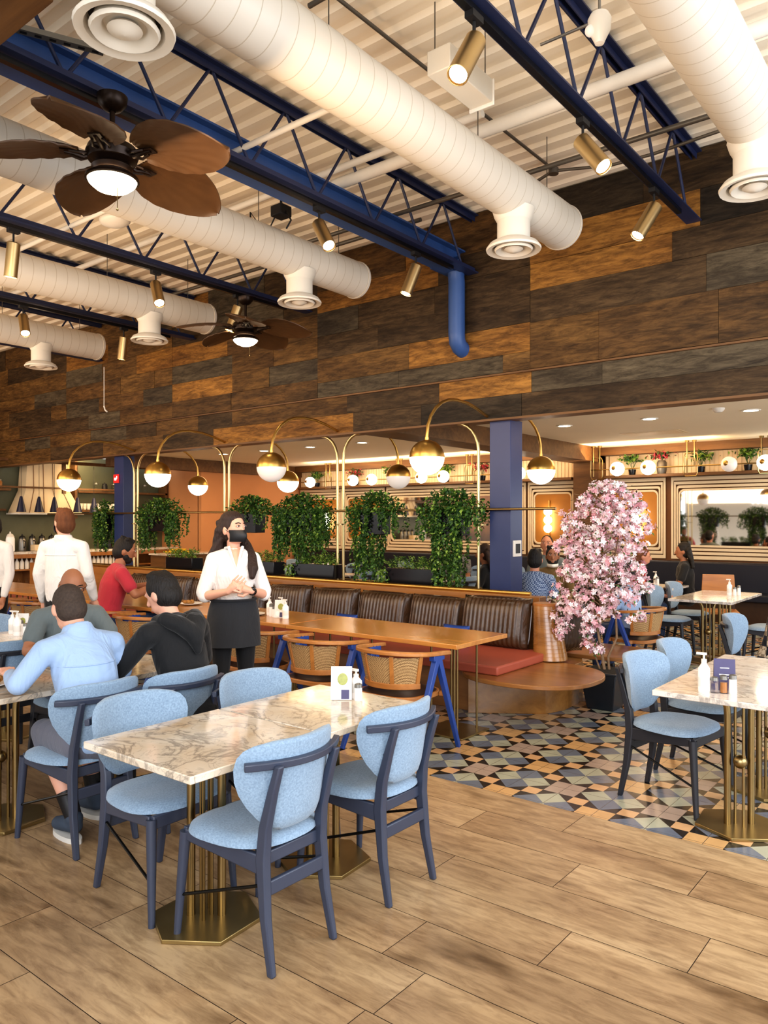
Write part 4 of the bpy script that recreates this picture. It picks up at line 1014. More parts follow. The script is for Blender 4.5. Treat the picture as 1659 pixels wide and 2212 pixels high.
# ================================================================ bar
t=thing('bar_counter','back bar counter with a pale stone top and open bottle shelves','counter',(0,0,0))
part('counter_top',MB().box((-14.95,8.6,1.03),(.62,4.4,.05)),'marblew',t,bevel=.004)
part('front_lip',MB().box((-14.66,8.6,.965),(.03,4.4,.08)),'oakdark',t)
m=MB(); m.box((-14.95,8.6,.70),(.55,4.4,.03)); m.box((-14.95,8.6,.36),(.55,4.4,.03)); m.box((-14.95,8.6,.05),(.55,4.4,.1))
for y in (6.45,7.5,8.6,9.7,10.75): m.box((-14.95,y,.5),(.55,.04,.95))
m.box((-15.2,8.6,.5),(.03,4.4,.95)); part('shelf_case',m,'oakdark',t)
t=thing('bar_shelving','brown wooden wall shelves of cups and jars behind the bar','shelves',(0,0,0))
m=MB(); 
for z,y0,y1 in ((2.26,6.4,7.15),(2.26,8.55,10.75),(1.86,8.5,10.7),(1.42,9.9,10.7)): m.box((-15.1,(y0+y1)/2,z),(.26,y1-y0,.045))
for y in (6.5,8.5,9.62,10.72): m.box((-15.1,y,2.3),(.26,.06,1.2))
m.box((-14.7,8.05,2.30),(.05,3.2,.035)); m.box((-14.7,8.08,2.52),(.05,.07,.65)); m.box((-14.7,8.05,2.82),(.1,5.0,.06)); part('shelf_boards',m,'bulkhead',t,bevel=.003)
t=thing('extract_hood','cream panelled hood flaring out above the bar','hood',(-15.0,7.85,1.80))
m=MB()
vs=[(-.2,-.66,0),(.25,-.66,0),(.25,.66,0),(-.2,.66,0),(-.2,-.46,.45),(.12,-.46,.45),(.12,.46,.45),(-.2,.46,.45),(-.2,-.42,1.0),(.10,-.42,1.0),(.10,.42,1.0),(-.2,.42,1.0)]
m.add(vs,[(3,2,1,0),(0,1,5,4),(1,2,6,5),(2,3,7,6),(4,5,9,8),(5,6,10,9),(6,7,11,10),(8,9,10,11)],0,None,False); part('hood_body',m,'creamst',t)
part('hood_lip',MB().box((.03,0,-.01),(.5,1.36,.03)),'cupw',t); m=MB()
for y in (-.3,-.1,.1,.3): m.bar((.255,y*1.5,.01),(.125,y,.45),.01,.006); 
for y in (-.3,-.1,.1,.3): m.bar((.125,y,.45),(.105,y,1.0),.01,.006)
part('batten_lines',m,'brownst',t)
def cone_lamp():
    t=thing('cone_pendant','x','pendant lamp'); part('cone_shade',MB().lathe([(.09,0),(.03,.27),(.02,.30),(.001,.30)],seg=20),'cones',t); part('cord',MB().cyl((0,0,.30),(0,0,.95),.004,seg=6),'black',t); part('shade_rim',MB().lathe([(.001,.006),(.088,.006)],seg=20),'cupw',t); return t
L0=cone_lamp()
for i,(y,l) in enumerate(((7.14,'leftmost navy cone pendant over the bar'),(7.49,'second navy cone pendant over the bar'),(7.80,'third navy cone pendant, above the standing man'),(8.29,'navy cone pendant right of the standing man'),(8.65,'rightmost navy cone pendant near the far column'))):
    o=L0 if i==0 else dup(L0,(0,0,0)); o.location=(-14.55,y,1.82); o['label']=l; o['group']='navy cone pendants over the bar'
def series(src,pts,grp):
    for i,(p,l) in enumerate(pts):
        o=src if i==0 else dup(src,(0,0,0)); o.location=p; o['label']=l; o['group']=grp
b=thing('water_bottle','x','bottle'); part('bottle_body',MB().lathe([(.001,0),(.038,0),(.04,.02),(.04,.13),(.015,.18),(.012,.23)],seg=14),'cupw',b); part('bottle_cap',MB().cyl((0,0,.225),(0,0,.245),.014,seg=10),'steel',b)
series(b,[((-14.78,6.6+.095*i,.715),'white labelled bottle in the row under the bar counter') for i in range(30)],'white bottles under the bar counter')
b=thing('milk_bottle','x','bottle'); part('bottle_body',MB().lathe([(.001,0),(.035,0),(.038,.02),(.038,.10),(.018,.14),(.018,.16)],seg=12),'glass',b)
series(b,[((-14.75,6.7+.16*i,.375),'clear glass bottle on the lowest bar shelf') for i in range(14)],'glass bottles on the lowest bar shelf')
b=thing('stacked_cups','x','cup'); part('cup_stack',MB().lathe([(.001,0),(.03,0),(.038,.04),(.034,.045),(.04,.085),(.036,.09),(.042,.13),(.038,.13)],seg=16),'cupw',b)
series(b,[((-15.0,8.62+.085*i,1.885),'stack of white cups on the middle bar shelf') for i in range(12)],'white cup stacks on the bar shelf')
b=thing('coffee_urn','x','urn'); part('urn_body',MB().lathe([(.001,0),(.07,0),(.075,.03),(.07,.2),(.05,.26),(.001,.28)],seg=18),'steel',b); part('urn_handle',MB().tube([(.07,0,.2),(.12,0,.18),(.11,0,.08),(.07,0,.06)],.01,8),'black',b); part('urn_lid',MB().lathe([(.06,.24),(.05,.28),(.012,.30),(.012,.33),(.001,.33)],seg=16),'black',b)
series(b,[((-15.0,y,1.06),l) for y,l in ((7.38,'steel coffee urn leftmost on the bar counter'),(7.58,'second steel coffee urn on the bar counter'),(7.78,'third steel coffee urn on the bar counter'),(7.98,'steel coffee urn partly behind the standing man'))],'steel coffee urns on the bar')
t=thing('glass_canister','clear lidded glass canister at the left end of the bar','jar',(-14.8,7.05,1.06)); part('jar_body',MB().lathe([(.001,0),(.075,0),(.08,.03),(.08,.24),(.07,.28)],seg=20),'lampdim',t); part('jar_lid',MB().lathe([(.075,.28),(.05,.33),(.015,.35),(.015,.38),(.001,.38)],seg=18),'cupw',t)
single('paper_boxes',MB().box((0,0,.06),(.18,.32,.12)),'creamst','cream box lying on the bar counter left of the standing man','box',loc=(-14.75,7.62,1.06),bevel=.01)
t=thing('coffee_grinder','black domed coffee machine on the bar right of the standing man','coffee machine',(-14.9,9.15,1.06)); part('machine_body',MB().lathe([(.001,0),(.14,0),(.13,.1),(.12,.3),(.09,.40),(.001,.42)],seg=20),'blackg',t); part('drip_tray',MB().box((.1,0,.02),(.2,.25,.04)),'black',t)
for i,(y,z,c,l) in enumerate(((6.75,2.29,'glass','glass jar on the top bar shelf at the left edge'),(6.95,2.29,'oakcane','copper coloured canister on the top bar shelf'),(9.0,2.29,'glass','glass jar on the top shelf above the cups'),(9.2,2.29,'black','black pot on the top shelf above the cups'),(9.42,2.29,'glass','glass jar beside the black pot'),(9.95,2.29,'black','black jar on the top shelf right of the column'),(10.2,2.29,'glass','clear jar on the top shelf right of the column'),(10.5,1.89,'cupw','white mug on the shelf under the lit globe'),(10.3,1.89,'black','black mug on the shelf under the lit globe'),(6.7,1.89,'glass','glass jar on the small shelf at the left edge'))):
    t=thing('storage_jar',l,'jar',(-15.05,y,z),0,'jars on the bar shelves'); part('jar_body',MB().lathe([(.001,0),(.055,0),(.06,.02),(.06,.11),(.045,.14)],seg=16),c,t); part('jar_lid',MB().lathe([(.048,.14),(.048,.16),(.012,.165),(.01,.185),(.001,.185)],seg=14),'steel' if c!='black' else 'black',t)
single('bar_small_shelf',MB().box((-15.1,6.75,1.865),(.26,.6,.04)),'bulkhead','small brown shelf at the left edge behind the bar','shelf')
t=thing('service_cabinet','dark wooden service station with trays behind the banquette','cabinet',(-13.2,10.0,0)); part('cabinet_body',MB().box((0,0,.48),(.5,1.5,.95)),'bulkhead',t,bevel=.005); part('cabinet_top',MB().box((0,0,.97),(.54,1.56,.03)),'marblew',t)
single('yellow_tray',MB().box((0,0,.02),(.3,.42,.04)).box((0,0,.06),(.1,.36,.05)),'yellow','yellow plastic caddy on the service station left of the waitress','tray',loc=(-13.15,9.7,.99),bevel=.01)
# ================================================================ people
def remesh(m,mat_list,name,voxel,smooth=4,extra=None):
    me=m.mesh(name+'_src',mat_list); o=bpy.data.objects.new(name,me); COL.objects.link(o)
    r=o.modifiers.new('r','REMESH'); r.mode='VOXEL'; r.voxel_size=voxel; r.use_smooth_shade=True
    if smooth: s=o.modifiers.new('s','SMOOTH'); s.factor=.5; s.iterations=smooth
    bpy.context.view_layer.update(); dg=bpy.context.evaluated_depsgraph_get()
    nm=bpy.data.meshes.new_from_object(o.evaluated_get(dg)); nm.name=name; bpy.data.objects.remove(o); bpy.data.meshes.remove(me)
    nm.materials.clear()
    for x in mat_list: nm.materials.append(M[x])
    for p in nm.polygons: p.use_smooth=True; p.material_index=0
    return nm
def V(*a): return Vector(a)
def chain(m,pts,n=7):
    """pts: (pos, rx, ry, rz) ellipsoid stations, interpolated"""
    for (p,a),(q,b) in zip(pts,pts[1:]):
        for i in range(n):
            t=i/n; c=p.lerp(q,t); r=[u+(w-u)*t for u,w in zip(a,b)]; m.ell(c,tuple(r),16,10)
    m.ell(pts[-1][0],tuple(pts[-1][1]),16,10)
def limb(m,pts,seg=14):
    for (p,a),(q,b) in zip(pts,pts[1:]): m.tube([p,q],[a,b],seg)
    for p,a in pts: m.ell(p,a,14,10)
def person(lab,loc,face,pose='sit',lean=0,hyaw=0,hpitch=0,hipz=None,skin='skin',hair='short',hairm='hairb',top='wshirt',bot='bluejean',sleeve='long',
           arms=None,legs=None,voxel=.010,beard=False,mask=None,scale=1.0,side=0,female=False,apron=False,glasses=False,hood=False,collar=False,shorts=False,fine_hands=False,watch=None,belt=False,shoes=True,group=None,twist=0,untuck=0,vneck=False):
    t=thing('person',lab,'person',loc,R(face-90),group)
    hz=hipz if hipz else (.93 if pose=='stand' else .56)
    H=V(0,0,hz); L=R(lean); u=V(math.sin(R(side)),math.sin(L),math.cos(L)).normalized()
    Tw=Matrix.Rotation(R(twist),3,'Z'); sw=.180 if not female else .148
    Cw=H+u*.14; Ch=H+u*.32; Sh=H+u*.445; Nk=H+u*.50
    f=V(0,math.cos(L),-math.sin(L)); hu=(u+V(0,math.sin(R(hpitch)),0)*.9).normalized(); 
    Hd=Nk+hu*.155
    Hm=Matrix.Translation(Hd)@Matrix.Rotation(R(hyaw),4,'Z')@Matrix.Rotation(-R(lean*.5+hpitch),4,'X')
    def hp(x,y,z): return Hm@V(x,y,z)
    SL=Sh+Tw@V(-sw,0,-.005); SR=Sh+Tw@V(sw,0,-.005)
    arms=arms or {}
    def dflt(s): 
        S_=SL if s<0 else SR
        return (S_+V(.04*s,.02,-.27),S_+V(.03*s,.10,-.50)) if pose=='stand' else (S_+V(.05*s,.08,-.26),S_+V(-.02*s,.30,-.30))
    aL=arms.get('L') or dflt(-1); aR=arms.get('R') or dflt(1)
    aL=[V(*p) for p in aL]; aR=[V(*p) for p in aR]
    if legs is None:
        if pose=='stand': legs=[(V(-.09,.01,.50),V(-.10,-.03,.09),V(-.11,.10,.03)),(V(.09,.02,.50),V(.10,.0,.09),V(.12,.14,.03))]
        else: legs=[(V(-.12,.42,hz-.02),V(-.12,.40,.10),V(-.12,.52,.04)),(V(.12,.42,hz-.02),V(.12,.36,.10),V(.12,.48,.04))]
    legs=[[V(*q) for q in l] for l in legs]
    fk=.93 if female else 1.0
    def torso(g,waist=.0,lowz=0):
        # stations with inflation g
        return [(H+V(0,0,-.01),(.155*1.0+g,.115+g,.10+g)),(Cw,(.135*fk+g+waist,.100*fk+g+waist,.09+g)),(Ch,(.150*fk+g,.112*fk+g+(.012 if female else 0),.10+g)),(Sh+u*-.035,(.140*fk+g,.095+g,.075+g)),]
    def shoulders(m,g):
        limb(m,[(SL+V(.012,0,-.006),.052*fk+g),(Sh+V(0,0,.012),.072*fk+g),(SR+V(-.012,0,-.006),.052*fk+g)]); limb(m,[(SL+V(.03,0,.0),.045*fk+g*.8),(Nk+V(0,-.012,-.02),.05*fk+g*.8),(SR+V(-.03,0,0),.045*fk+g*.8)])
    # body
    m=MB(); chain(m,torso(0)); shoulders(m,0)
    limb(m,[(Nk-u*.06,.062*fk),(Nk+hu*.03,.052*fk),(Hd-hu*.05,.052*fk)])
    m.ell(Hd+V(0,0,.012),(.074,.093,.108),20,14,rot=Hm.to_3x3().to_4x4()); m.ell(hp(0,.028,-.052),(.056,.060,.058),16,10); 
    m.tube([hp(0,.085,.02),hp(0,.112,-.022)],[.009,.014],8); m.ell(hp(0,.108,-.024),.013,8,6)
    for s in (-1,1):
        m.ell(hp(.076*s,-.006,-.008),(.013,.022,.032),10,8,rot=Hm.to_3x3().to_4x4()); m.ell(hp(.030*s,.082,.028),(.020,.010,.009),8,6)
    m.ell(hp(0,.088,-.062),(.024,.012,.010),8,6)
    for S_,(E_,W_),s in ((SL,aL,-1),(SR,aR,1)):
        limb(m,[(S_,.052*fk),((S_+E_)/2,.046*fk),(E_,.038*fk),((E_*2+W_)/3,.038*fk),(W_,.025*fk)])
        d=(W_-E_).normalized(); hn=arms.get('hn',{}).get(s,V(0,0,-1)); hd=arms.get('hd',{}).get(s); d2=V(*hd).normalized() if hd else d
        b=d2.cross(V(*hn))
        if b.length<.1: b=V(1,0,0)
        b.normalize(); n=b.cross(d2).normalized()   # b across the palm, n out of the back
        P=W_+d2*.045; m.tube([W_,P,P+d2*.03],[.024,.030,.028],10); limb(m,[(P-b*.018,.015),(P+b*.018+d2*.02,.015)]); limb(m,[(P+b*-.02+d2*.025,.014),(P+b*.02+d2*.03,.014)])
        curl=arms.get('curl',.5)
        for k,(o,l) in enumerate(((-.030,.058),(-.011,.070),(.010,.073),(.029,.066))):
            r=.0088 if not fine_hands else .0078; q=P+b*o*(1.05 if not fine_hands else 1.12)+d2*.032; a=d2*(1)+n*-.0; c=(d2-n*curl*.8).normalized(); e=(d2-n*curl*1.6).normalized()
            limb(m,[(q,r),(q+a*l*.4,r),(q+a*l*.4+c*l*.33,r*.95),(q+a*l*.4+c*l*.33+e*l*.27,r*.8)],8)
        sgn=1 if (b.dot(V(-s,0,.2))>0) else -1
        th=P+b*.026*sgn-d2*.02; limb(m,[(th,.012),(th+(b*sgn*.8+d2*.7-n*.3).normalized()*.034,.0105),(th+(b*sgn*.5+d2*.95-n*.4).normalized()*.062,.009)],8)
    hips=[H+V(-.085,0,-.02),H+V(.085,0,-.02)]
    for hh,(K,A,T) in zip(hips,legs):
        limb(m,[(hh,.078),((hh+K)/2,.068),(K,.050),((K*2+A)/3,.052),(A,.034)]); limb(m,[(A+V(0,-.015,-.04),.030),(T,.024)])
    body=mkobj('body',remesh(m,[skin],'body',voxel,3 if not fine_hands else 4),t); body['label']='bare skin of head, neck and hands'
    # top
    if top:
        m=MB(); g=.014; st=torso(g,untuck); 
        if pose=='stand' and not apron: st=[(H+V(0,0,-.02),(.165,.125,.09))]+st[1:]
        chain(m,st); shoulders(m,g*1.0)
        for S_,(E_,W_) in ((SL,aL),(SR,aR)):
            if sleeve=='long': limb(m,[(S_,.058*fk),((S_+E_)/2,.057*fk),(E_,.052*fk),((E_+W_)/2,.048*fk),(W_-(W_-E_)*.06,.038*fk)])
            elif sleeve=='rolled': limb(m,[(S_,.056*fk),((S_+E_)/2,.057*fk),(E_+(S_-E_)*.12,.059*fk),(E_+(W_-E_)*.10,.052*fk)])
            elif sleeve=='short': limb(m,[(S_,.062*fk),(S_+(E_-S_)*.62,.062*fk)])
            else: limb(m,[(S_,.055*fk)])
        if collar: m.lathe([(.080,-.03),(.076,.0),(.068,.022),(.060,.023),(.052,-.01)],Nk+u*.034-V(0,.008,0),20,0,Matrix.Rotation(-L,4,'X'))
        if hood:
            hm=MB(); Q=lambda x,y,z: Nk+V(x,0,0)+f*y+u*z
            limb(hm,[(Q(-.075,.07,-.03),.022),(Q(-.105,.0,.0),.034),(Q(-.10,-.07,-.01),.042),(Q(-.06,-.125,-.06),.048),(Q(0,-.145,-.13),.050),(Q(.06,-.125,-.06),.048),(Q(.10,-.07,-.01),.042),(Q(.105,.0,.0),.034),(Q(.075,.07,-.03),.022)]); limb(hm,[(Q(-.05,-.10,-.03),.035),(Q(0,-.115,-.10),.045),(Q(.05,-.10,-.03),.035)]); limb(hm,[(Q(0,-.145,-.15),.045),(Q(0,-.14,-.21),.022)])
            mkobj('hood',remesh(hm,[top],'hood',.008,3),t)
        part_name={'hood':'hoodie'}.get('hood' if hood else '', 'shirt'); o=mkobj(part_name,remesh(m,[top],part_name,max(voxel,.006),9),t)
        if collar:
            from mathutils.bvhtree import BVHTree
            bv2=BVHTree.FromPolygons([v.co.copy() for v in o.data.vertices],[tuple(p.vertices) for p in o.data.polygons])
            ln=[]
            for i in range(15):
                x=-.15+.30*i/14; h=bv2.ray_cast(V(x,-.8,Sh.z-.075),V(0,1,0))
                if h[0]: ln.append(h[0]+V(0,-.002,0))
            if len(ln)>4: part('yoke_seam',MB().tube(ln,.004,6),top,t)
        if vneck:
            from mathutils.bvhtree import BVHTree
            bv=BVHTree.FromPolygons([v.co.copy() for v in o.data.vertices],[tuple(p.vertices) for p in o.data.polygons])
            def on(x,z,k):
                h=bv.ray_cast(V(x,.6,z),V(0,-1,0)); return V(x,(h[0].y if h[0] else .08)+k,z)
            z1=Nk.z+.03; z0=Nk.z-.13; mm=MB(); vs=[];fs=[]
            for j in range(9):
                q=j/8; wd=.048*q+.001
                for i in range(5): vs.append(on(-wd+2*wd*i/4,z0+(z1-z0)*q,.0025))
            for j in range(8):
                for i in range(4): a=j*5+i; fs.append((a,a+1,a+6,a+5))
            mm.add(vs,fs); part('open_neckline',mm,skin,t,sharp=80)
            for s in (-1,1):
                mm=MB(); mm.tube([on(s*.001,z0,.004),on(s*.026,(z0+z1)/2,.006),on(s*.050,z1,.008)]+[Nk+V(s*.062,.02,.02)],[.004,.009,.012,.012],8); part('lapel',mm,top,t)
            for k in range(4): part('shirt_button',MB().ell(on(.0,z0-.02-.06*k,.002),(.006,.003,.006),8,6),'cupw',t)
    # trousers
    m=MB(); g=.012; m.ell(H+V(0,0,-.02),(.163,.124,.11)); m.ell(H+u*.06,(.155,.118,.06))
    for hh,(K,A,T) in zip(hips,legs):
        pts=[(hh,.094),((hh+K)/2,.082),(K,.063)]
        pts+= [(K+(A-K)*.25,.066)] if shorts else [((K+A)/2,.058),(A+(K-A)*.04,.050)]
        if female and not shorts: pts=[(hh,.088),((hh+K)/2,.074),(K,.054),((K*2+A)/3,.055),(A,.040)]
        limb(m,pts)
    mkobj('trousers',remesh(m,[bot],'trousers',max(voxel,.010),3),t)
    if belt: part('belt',MB().tube([(H+u*.095+V(.168*math.cos(a),.128*math.sin(a),0)) for a in [2*PI*i/28 for i in range(28)]],.016,6,closed=True),'blackg',t)
    if apron:
        m=MB(); vs=[];fs=[]; na=30; nz=9
        for j in range(nz+1):
            z=hz+.15-.34*j/nz
            for i in range(na+1):
                a=R(-75+330*i/na); k=.010+.022*(j/nz); wv=.006*math.sin(a*7+j*.3)*(j/nz)
                rx=(.148 if female else .16)+k+.025*math.sin(min(1,j/4)*PI/2)+wv; ry=.118+k+.018*math.sin(min(1,j/4)*PI/2)+wv
                vs.append((rx*math.cos(a),ry*math.sin(a)+ .0,z))
        for j in range(nz):
            for i in range(na): q=j*(na+1)+i; fs.append((q,q+1,q+na+2,q+na+1))
        m.add(vs,fs); o=part('apron',m,'apron',t,sharp=80); sm=o.modifiers.new('s','SOLIDIFY'); sm.thickness=.006
        part('waistband',MB().tube([(.164*math.cos(a),.134*math.sin(a),hz+.145) for a in [2*PI*i/28 for i in range(28)]],.010,6,closed=True),'apron',t)
    if shoes:
        for (K,A,T),s in zip(legs,(-1,1)):
            m=MB(); limb(m,[(A+V(0,-.025,-.055),.036),((A+T)/2+V(0,0,-.02),.040),(T+V(0,.01,.005),.034)]); m.ell(A+V(0,-.01,-.02),(.042,.05,.04)); sh=mkobj('shoe',remesh(m,['shoe' if shorts else 'black'],'shoe',.012,2),t)
            if shorts: 
                mc=(A+T)/2; part('sole',MB().prism([(mc.x+.040*math.cos(a),mc.y-.012+.125*math.sin(a)) for a in [2*PI*i/22 for i in range(22)]],.0,.024),'rubber',t)
                part('sock',MB().tube([A+V(0,0,-.01),A+(K-A)*.26],[.040,.047],14),'black',t)
    # hair
    m=MB(); rot=Hm.to_3x3().to_4x4()
    if hair in('short','crop','long','wavy'):
        g=.004 if hair=='crop' else .010
        m.ell(hp(0,-.018,.030),(.074+g,.084+g,.092+g),20,14,rot=rot); m.ell(hp(0,-.035,-.015),(.074+g,.068+g,.075+g),16,10,rot=rot)
        if hair=='short':
            for k in range(22): a=rg.uniform(0,2*PI); m.ell(hp(.06*math.cos(a)*rg.random(),-.01+.075*math.sin(a)*rg.random(),.105+rg.uniform(-.01,.015)),.02,8,6)
        if hair in('long','wavy'):
            m.ell(hp(0,-.02,.075),(.082,.09,.065),16,10,rot=rot)
            for s in (-1,1):
                for k in range(5):
                    x0=.048+.006*k; pts=[(hp(s*x0,-.03-.012*k,.05),.024)]
                    end=hair=='long' and .30 or .18
                    for i in range(1,7):
                        z=.06-i/6*(end+.1); pts.append((hp(s*(x0+.03*math.sin(i*.9+k))+ (.01*i*s),-.055-.010*i+.012*math.sin(i*1.7+k),z),.030-.002*i))
                    limb(m,pts,8)
            for k in range(4): limb(m,[(hp((-.04+.027*k),-.08,.05),.03),(hp((-.05+.033*k),-.10,-.08),.034),(hp((-.05+.033*k),-.115,-.20),.03)],8)
            if hair=='long':
                limb(m,[(hp(-.082,-.02,-.05),.026),(hp(-.10,.0,-.14),.036),(hp(-.11,.03,-.22),.044),(hp(-.10,.05,-.29),.040),(hp(-.095,.06,-.34),.026)],10)
    if hair=='bald': m.ell(hp(0,-.026,-.010),(.082,.084,.058),20,12,rot=rot)
    if hair=='long' and female: limb(m,[(hp(-.07,-.05,.0),.030),(V(-.105,-.02,Sh.z+.09),.034),(V(-.125,.045,Sh.z+.01),.038),(V(-.125,.095,Sh.z-.07),.040),(V(-.115,.115,Sh.z-.13),.024)],10)
    if hair!='none': mkobj('hair',remesh(m,[hairm],'hair',.008,2 if hair!='short' else 1),t)
    if beard:
        m=MB(); m.ell(hp(0,.036,-.066),(.058,.056,.050),14,10,rot=rot); m.ell(hp(-.052,.02,-.045),(.017,.03,.036),rot=rot); m.ell(hp(.052,.02,-.045),(.017,.03,.036),rot=rot)
        mkobj('beard',remesh(m,['hairk'],'beard',.008,2),t)
    if mask:
        m=MB(); vs=[];fs=[]
        for j in range(9):
            for i in range(13):
                a=R(-78+156*i/12); v=-1+2*j/8; vs.append(hp(.071*math.sin(a)*(1-.10*(v<0)*v*v),.020+.097*math.cos(a)+(.024*math.exp(-(a/.4)**2))*(1-.3*v*v)-.012*(v*v), (-.045 if mask!='chin' else -.105)+(.043 if mask!='chin' else .020)*v))
        for j in range(8):
            for i in range(12): q=j*13+i; fs.append((q,q+1,q+14,q+13))
        m.add(vs,fs); o=part('face_mask',m,'black' if mask!='chin' else 'cupw',t,sharp=80); sm=o.modifiers.new('s','SOLIDIFY'); sm.thickness=.004
        part('mask_loops',MB().tube([hp(-.070,.04,-.02),hp(-.082,.01,.0),hp(-.084,-.02,.01)],.002,5).tube([hp(.070,.04,-.02),hp(.082,.01,.0),hp(.084,-.02,.01)],.002,5),'black',t)
    # eyes and brows
    if abs(((face+hyaw+40+180)%360)-180)<115:
        for s in (-1,1):
            ey=part('eye',MB().ell(hp(.031*s,.0905,.026),(.013,.005,.0055),12,8,rot=rot),'cupw',t)
            part('iris',MB().ell(hp(.031*s,.0945,.026),(.0055,.0025,.0052),10,6,rot=rot).tube([hp(.045*s,.088,.028),hp(.031*s,.096,.0325),hp(.017*s,.095,.027)],.0018,5),'hairk',ey)
            part('eyebrow',MB().tube([hp(.014*s,.097,.046),hp(.032*s,.094,.051),hp(.050*s,.080,.046)],.0035,5),'hairk',t)
    if glasses:
        m=MB()
        for s in (-1,1): m.tube([hp(.031*s+.024*math.cos(a),.102,.024+.018*math.sin(a)) for a in [2*PI*i/16 for i in range(16)]],.002,5,closed=True); m.tube([hp(.055*s,.10,.03),hp(.080*s,.06,.03),hp(.082*s,-.01,.02)],.002,5)
        m.tube([hp(-.007,.104,.026),hp(.007,.104,.026)],.002,5); part('glasses',m,'blackg',t)
    if watch:
        E_,W_=(aL if watch=='L' else aR); d=(W_-E_).normalized(); c=W_-d*.02
        m=MB(); m.cyl(c-d*.012,c+d*.012,.030,seg=16); m.ell(c+V(0,.02,.018),(.017,.017,.017)); part('watch',m,'blackg',t)
    t.scale=(scale,)*3; return t
# waitress
person('waitress with long dark hair, black face mask, white shirt and black apron, hands clasped',(-4.38,3.72,0),-30,'stand',lean=0,hyaw=30,female=True,skin='skin2',hair='long',hairm='hairb',top='wshirt',bot='blackjean',sleeve='rolled',
   arms={'L':((-.235,.02,1.10),(-.085,.225,1.15)),'R':((.225,.0,1.10),(.075,.205,1.15)),'curl':.45,'hd':{-1:(.72,.10,.25),1:(-.62,.30,.62)},'hn':{-1:(.1,.95,.2),1:(.2,.9,-.1)}},voxel=.0038,fine_hands=True,mask='black',apron=True,watch='L',vneck=True,scale=1.0)
person('man standing with his back turned, brown hair and loose white long sleeved shirt',(-6.66,3.66,0),118,'stand',lean=0,hyaw=62,skin='skin2',hair='short',hairm='hairr',top='wshirt',bot='blackjean',sleeve='long',
   arms={'L':((-.235,-.02,1.13),(-.235,.05,.88)),'R':((.235,.0,1.13),(.21,.14,.90))},mask='black',collar=True,scale=1.03,untuck=.02)
person('seated man seen from behind in a light blue shirt and grey shorts',(-3.62,2.17,0),178,'sit',lean=22,hpitch=20,hipz=.52,hyaw=-8,skin='skin2',hair='crop',hairm='hairs',top='oxford',bot='greyshort',sleeve='long',shorts=True,
   arms={'L':((-.29,.20,.78),(-.22,.44,.78)),'R':((.24,.18,.77),(.18,.42,.78))},voxel=.008,collar=True,belt=True,legs=[((-.11,.32,.50),(-.07,.10,.13),(-.08,.22,.05)),((.13,.36,.50),(.15,.30,.13),(.15,.42,.05))],scale=1.06)
person('person seen from behind in a black hoodie leaning over the drinks',(-3.53,2.71,0),185,'sit',lean=20,hpitch=14,hyaw=12,skin='skin2',hair='short',hairm='hairk',top='blackcl',bot='blackjean',sleeve='long',hood=True,
   arms={'L':((-.27,.28,.78),(-.20,.50,.80)),'R':((.28,.22,.78),(.22,.46,.80))},voxel=.009,scale=1.05)
person('bald man with glasses in a grey shirt facing the man in light blue',(-4.98,2.74,0),-12,'sit',lean=12,hpitch=16,hyaw=-10,skin='skin3',hair='bald',hairm='hairs',top='gshirt',bot='bluejean',sleeve='short',glasses=True,
   arms={'L':((-.28,.20,.80),(-.20,.44,.82)),'R':((.28,.20,.80),(.18,.42,.82))},scale=1.02)
person('bearded man in a coral red shirt eating at the oak tables, seen in profile',(-7.22,4.42,0),72,'sit',lean=14,hpitch=10,hyaw=-18,skin='skin3',hair='short',hairm='hairk',top='redshirt',bot='bluejean',sleeve='short',beard=True,
   arms={'L':((-.26,.16,.80),(-.10,.42,.86)),'R':((.27,.20,.80),(.12,.48,.88))},voxel=.009,scale=1.12)
person('person in a white shirt cut off by the left picture edge',(-8.22,3.72,0),-60,'stand',skin='skin3',hair='short',hairm='hairk',top='wshirt',bot='blackjean',sleeve='long',voxel=.014)
person('curly haired person in a blue checked shirt seen from behind right of the column',(-4.05,7.75,0),100,'sit',lean=8,hyaw=10,skin='skin',hair='short',hairm='hairk',top='checkb',bot='bluejean',sleeve='short',scale=1.0)
person('man with a white mask under his chin facing the camera beside the column',(-4.30,8.75,0),-62,'sit',lean=6,skin='skin3',hair='short',hairm='hairk',top='olive',bot='bluejean',sleeve='long',mask='chin',beard=True)
person('person with short dark hair behind the man with the chin mask',(-4.95,9.9,0),-70,'sit',lean=0,skin='skin',hair='crop',hairm='hairk',top='gshirt',bot='bluejean',voxel=.014,scale=1.08)
person('woman with auburn hair in a red top in the rear room behind the tree',(-3.82,10.1,0),20,'sit',lean=14,skin='skin',hair='wavy',hairm='hairr',top='redtop',bot='bluejean',sleeve='none',female=True,voxel=.012,scale=.98)
person('woman with long dark hair in black by the rear banquette',(-3.42,11.2,0),200,'sit',lean=5,skin='skin3',hair='wavy',hairm='hairk',top='blackcl',bot='blackjean',female=True,sleeve='short',voxel=.012)
person('person in a navy and white plaid shirt at the right picture edge',(-1.32,6.42,0),-8,'sit',lean=16,skin='skin',hair='short',hairm='hairk',top='plaid',bot='bluejean',sleeve='long',voxel=.011,scale=1.02)
person('person in a light blue shirt sitting behind the blossom tree',(-3.0,7.97,0),170,'sit',lean=6,skin='skin',hair='short',hairm='hairk',top='oxford',bot='bluejean',sleeve='short',voxel=.012,scale=.9)
person('person in a grey printed shirt seen through the ivy beyond the partition',(-6.9,10.6,0),-80,'sit',lean=4,skin='skin3',hair='crop',hairm='hairk',top='patt',bot='bluejean',sleeve='short',voxel=.014)
